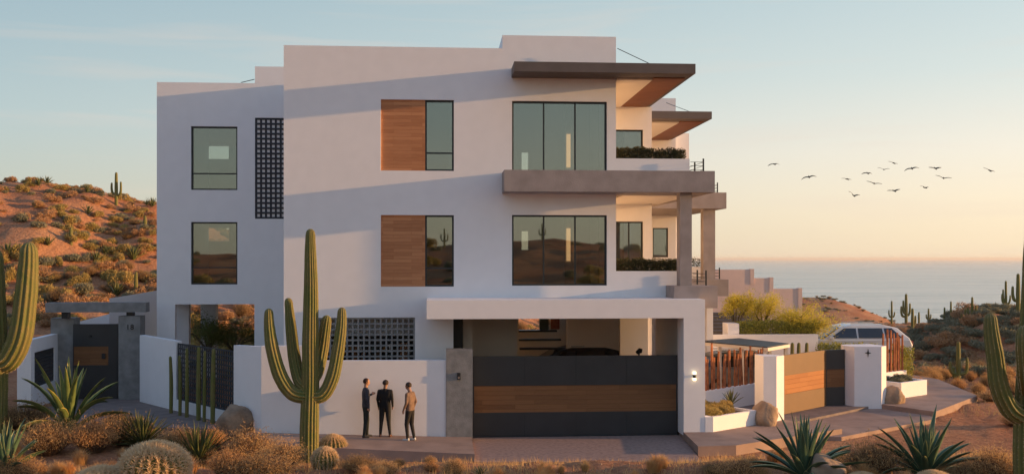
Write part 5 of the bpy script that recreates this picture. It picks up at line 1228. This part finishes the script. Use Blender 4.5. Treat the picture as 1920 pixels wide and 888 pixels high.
    ey = mat('eye', (.02, .015, .01), .3, 0)
    b = MB()
    for e in (-1, 1): b.tube([(hc.x+e*.017*s, hc.y+.040*s, hc.z+.006*s), (hc.x+e*.017*s, hc.y+.0465*s, hc.z+.006*s)], .005*s, 8)
    b.build('eyes', ey, t)
    b = MB(); b.tube([(hc.x-.012*s, hc.y+.047*s, hc.z-.026*s), (hc.x, hc.y+.051*s, hc.z-.0265*s), (hc.x+.012*s, hc.y+.047*s, hc.z-.026*s)], .0028*s, 6); b.build('mouth', mat('lips', (.35, .14, .11), .6, 0), t)
    return t
def foot(px, py):      # point on the sidewalk top
    for zz_ in (.3, .25, .2, .18): pass
    z = .2
    for _ in range(6):
        p = G(px, py, z); u = (p.x+5.6)/(X(890, 27.4)+5.6); z = .36*(1-u)+.13*u
    return Vector((p.x, p.y, z))
st_ = {'kneeL': (-.05, .01, .275), 'kneeR': (.05, .02, .275), 'ankL': (-.052, -.01, .045), 'ankR': (.052, -.005, .045), 'toeL': (-.012, .075), 'toeR': (.012, .075),
       'elbL': (-.13, -.02, .645), 'elbR': (.13, -.02, .645), 'wriL': (-.13, .03, .51), 'wriR': (.13, .03, .51), 'handL': (.1, .15, -1), 'handR': (-.1, .15, -1)}
p = dict(st_); p.update(elbR=(.145, -.01, .65), wriR=(.14, .02, .51), elbL=(-.125, .0, .655), wriL=(-.085, .115, .70), handL=(.1, 1, .45), kneeR=(.045, -.01, .275), ankR=(.05, -.04, .045), kneeL=(-.045, .03, .275), ankL=(-.05, .03, .045))
person(foot(686, 819), R(-75), 1.74, p, dict(skin=(.42, .23, .15), top=(.05, .05, .065), bottom=(.022, .026, .025), shoe=(.04, .04, .045), hair=(.05, .022, .014), shirt=(.5, .5, .52)), 'leftmost man in a grey jacket, facing right and gesturing with one hand')
p = dict(st_); p.update(elbL=(-.128, -.02, .65), elbR=(.130, -.03, .645), wriR=(.125, .04, .52), wriL=(-.12, .04, .515), kneeL=(-.065, 0, .275), ankL=(-.08, -.01, .045), kneeR=(.06, .01, .275), ankR=(.085, 0, .045), hx=.008)
person(foot(722, 818), R(-8), 1.69, p, dict(skin=(.32, .18, .12), top=(.012, .012, .014), bottom=(.018, .018, .02), shoe=(.13, .06, .045), hair=(.045, .03, .022)), 'middle man in a black jacket, standing with his back to the camera')
p = dict(st_); p.update(lean=(0, .005), hy=.02, elbL=(-.13, .0, .645), wriL=(-.12, .06, .52), elbR=(.135, -.03, .645), wriR=(.13, .02, .51), kneeL=(-.05, .04, .275), ankL=(-.05, .02, .045), kneeR=(.05, .0, .275), ankR=(.05, -.05, .045))
person(foot(769, 825), R(62), 1.70, p, dict(skin=(.34, .19, .13), top=(.20, .125, .09), bottom=(.025, .022, .022), shoe=(.6, .58, .56), hair=(.04, .025, .018)), 'rightmost man in a tan jacket and pale shoes, facing left')
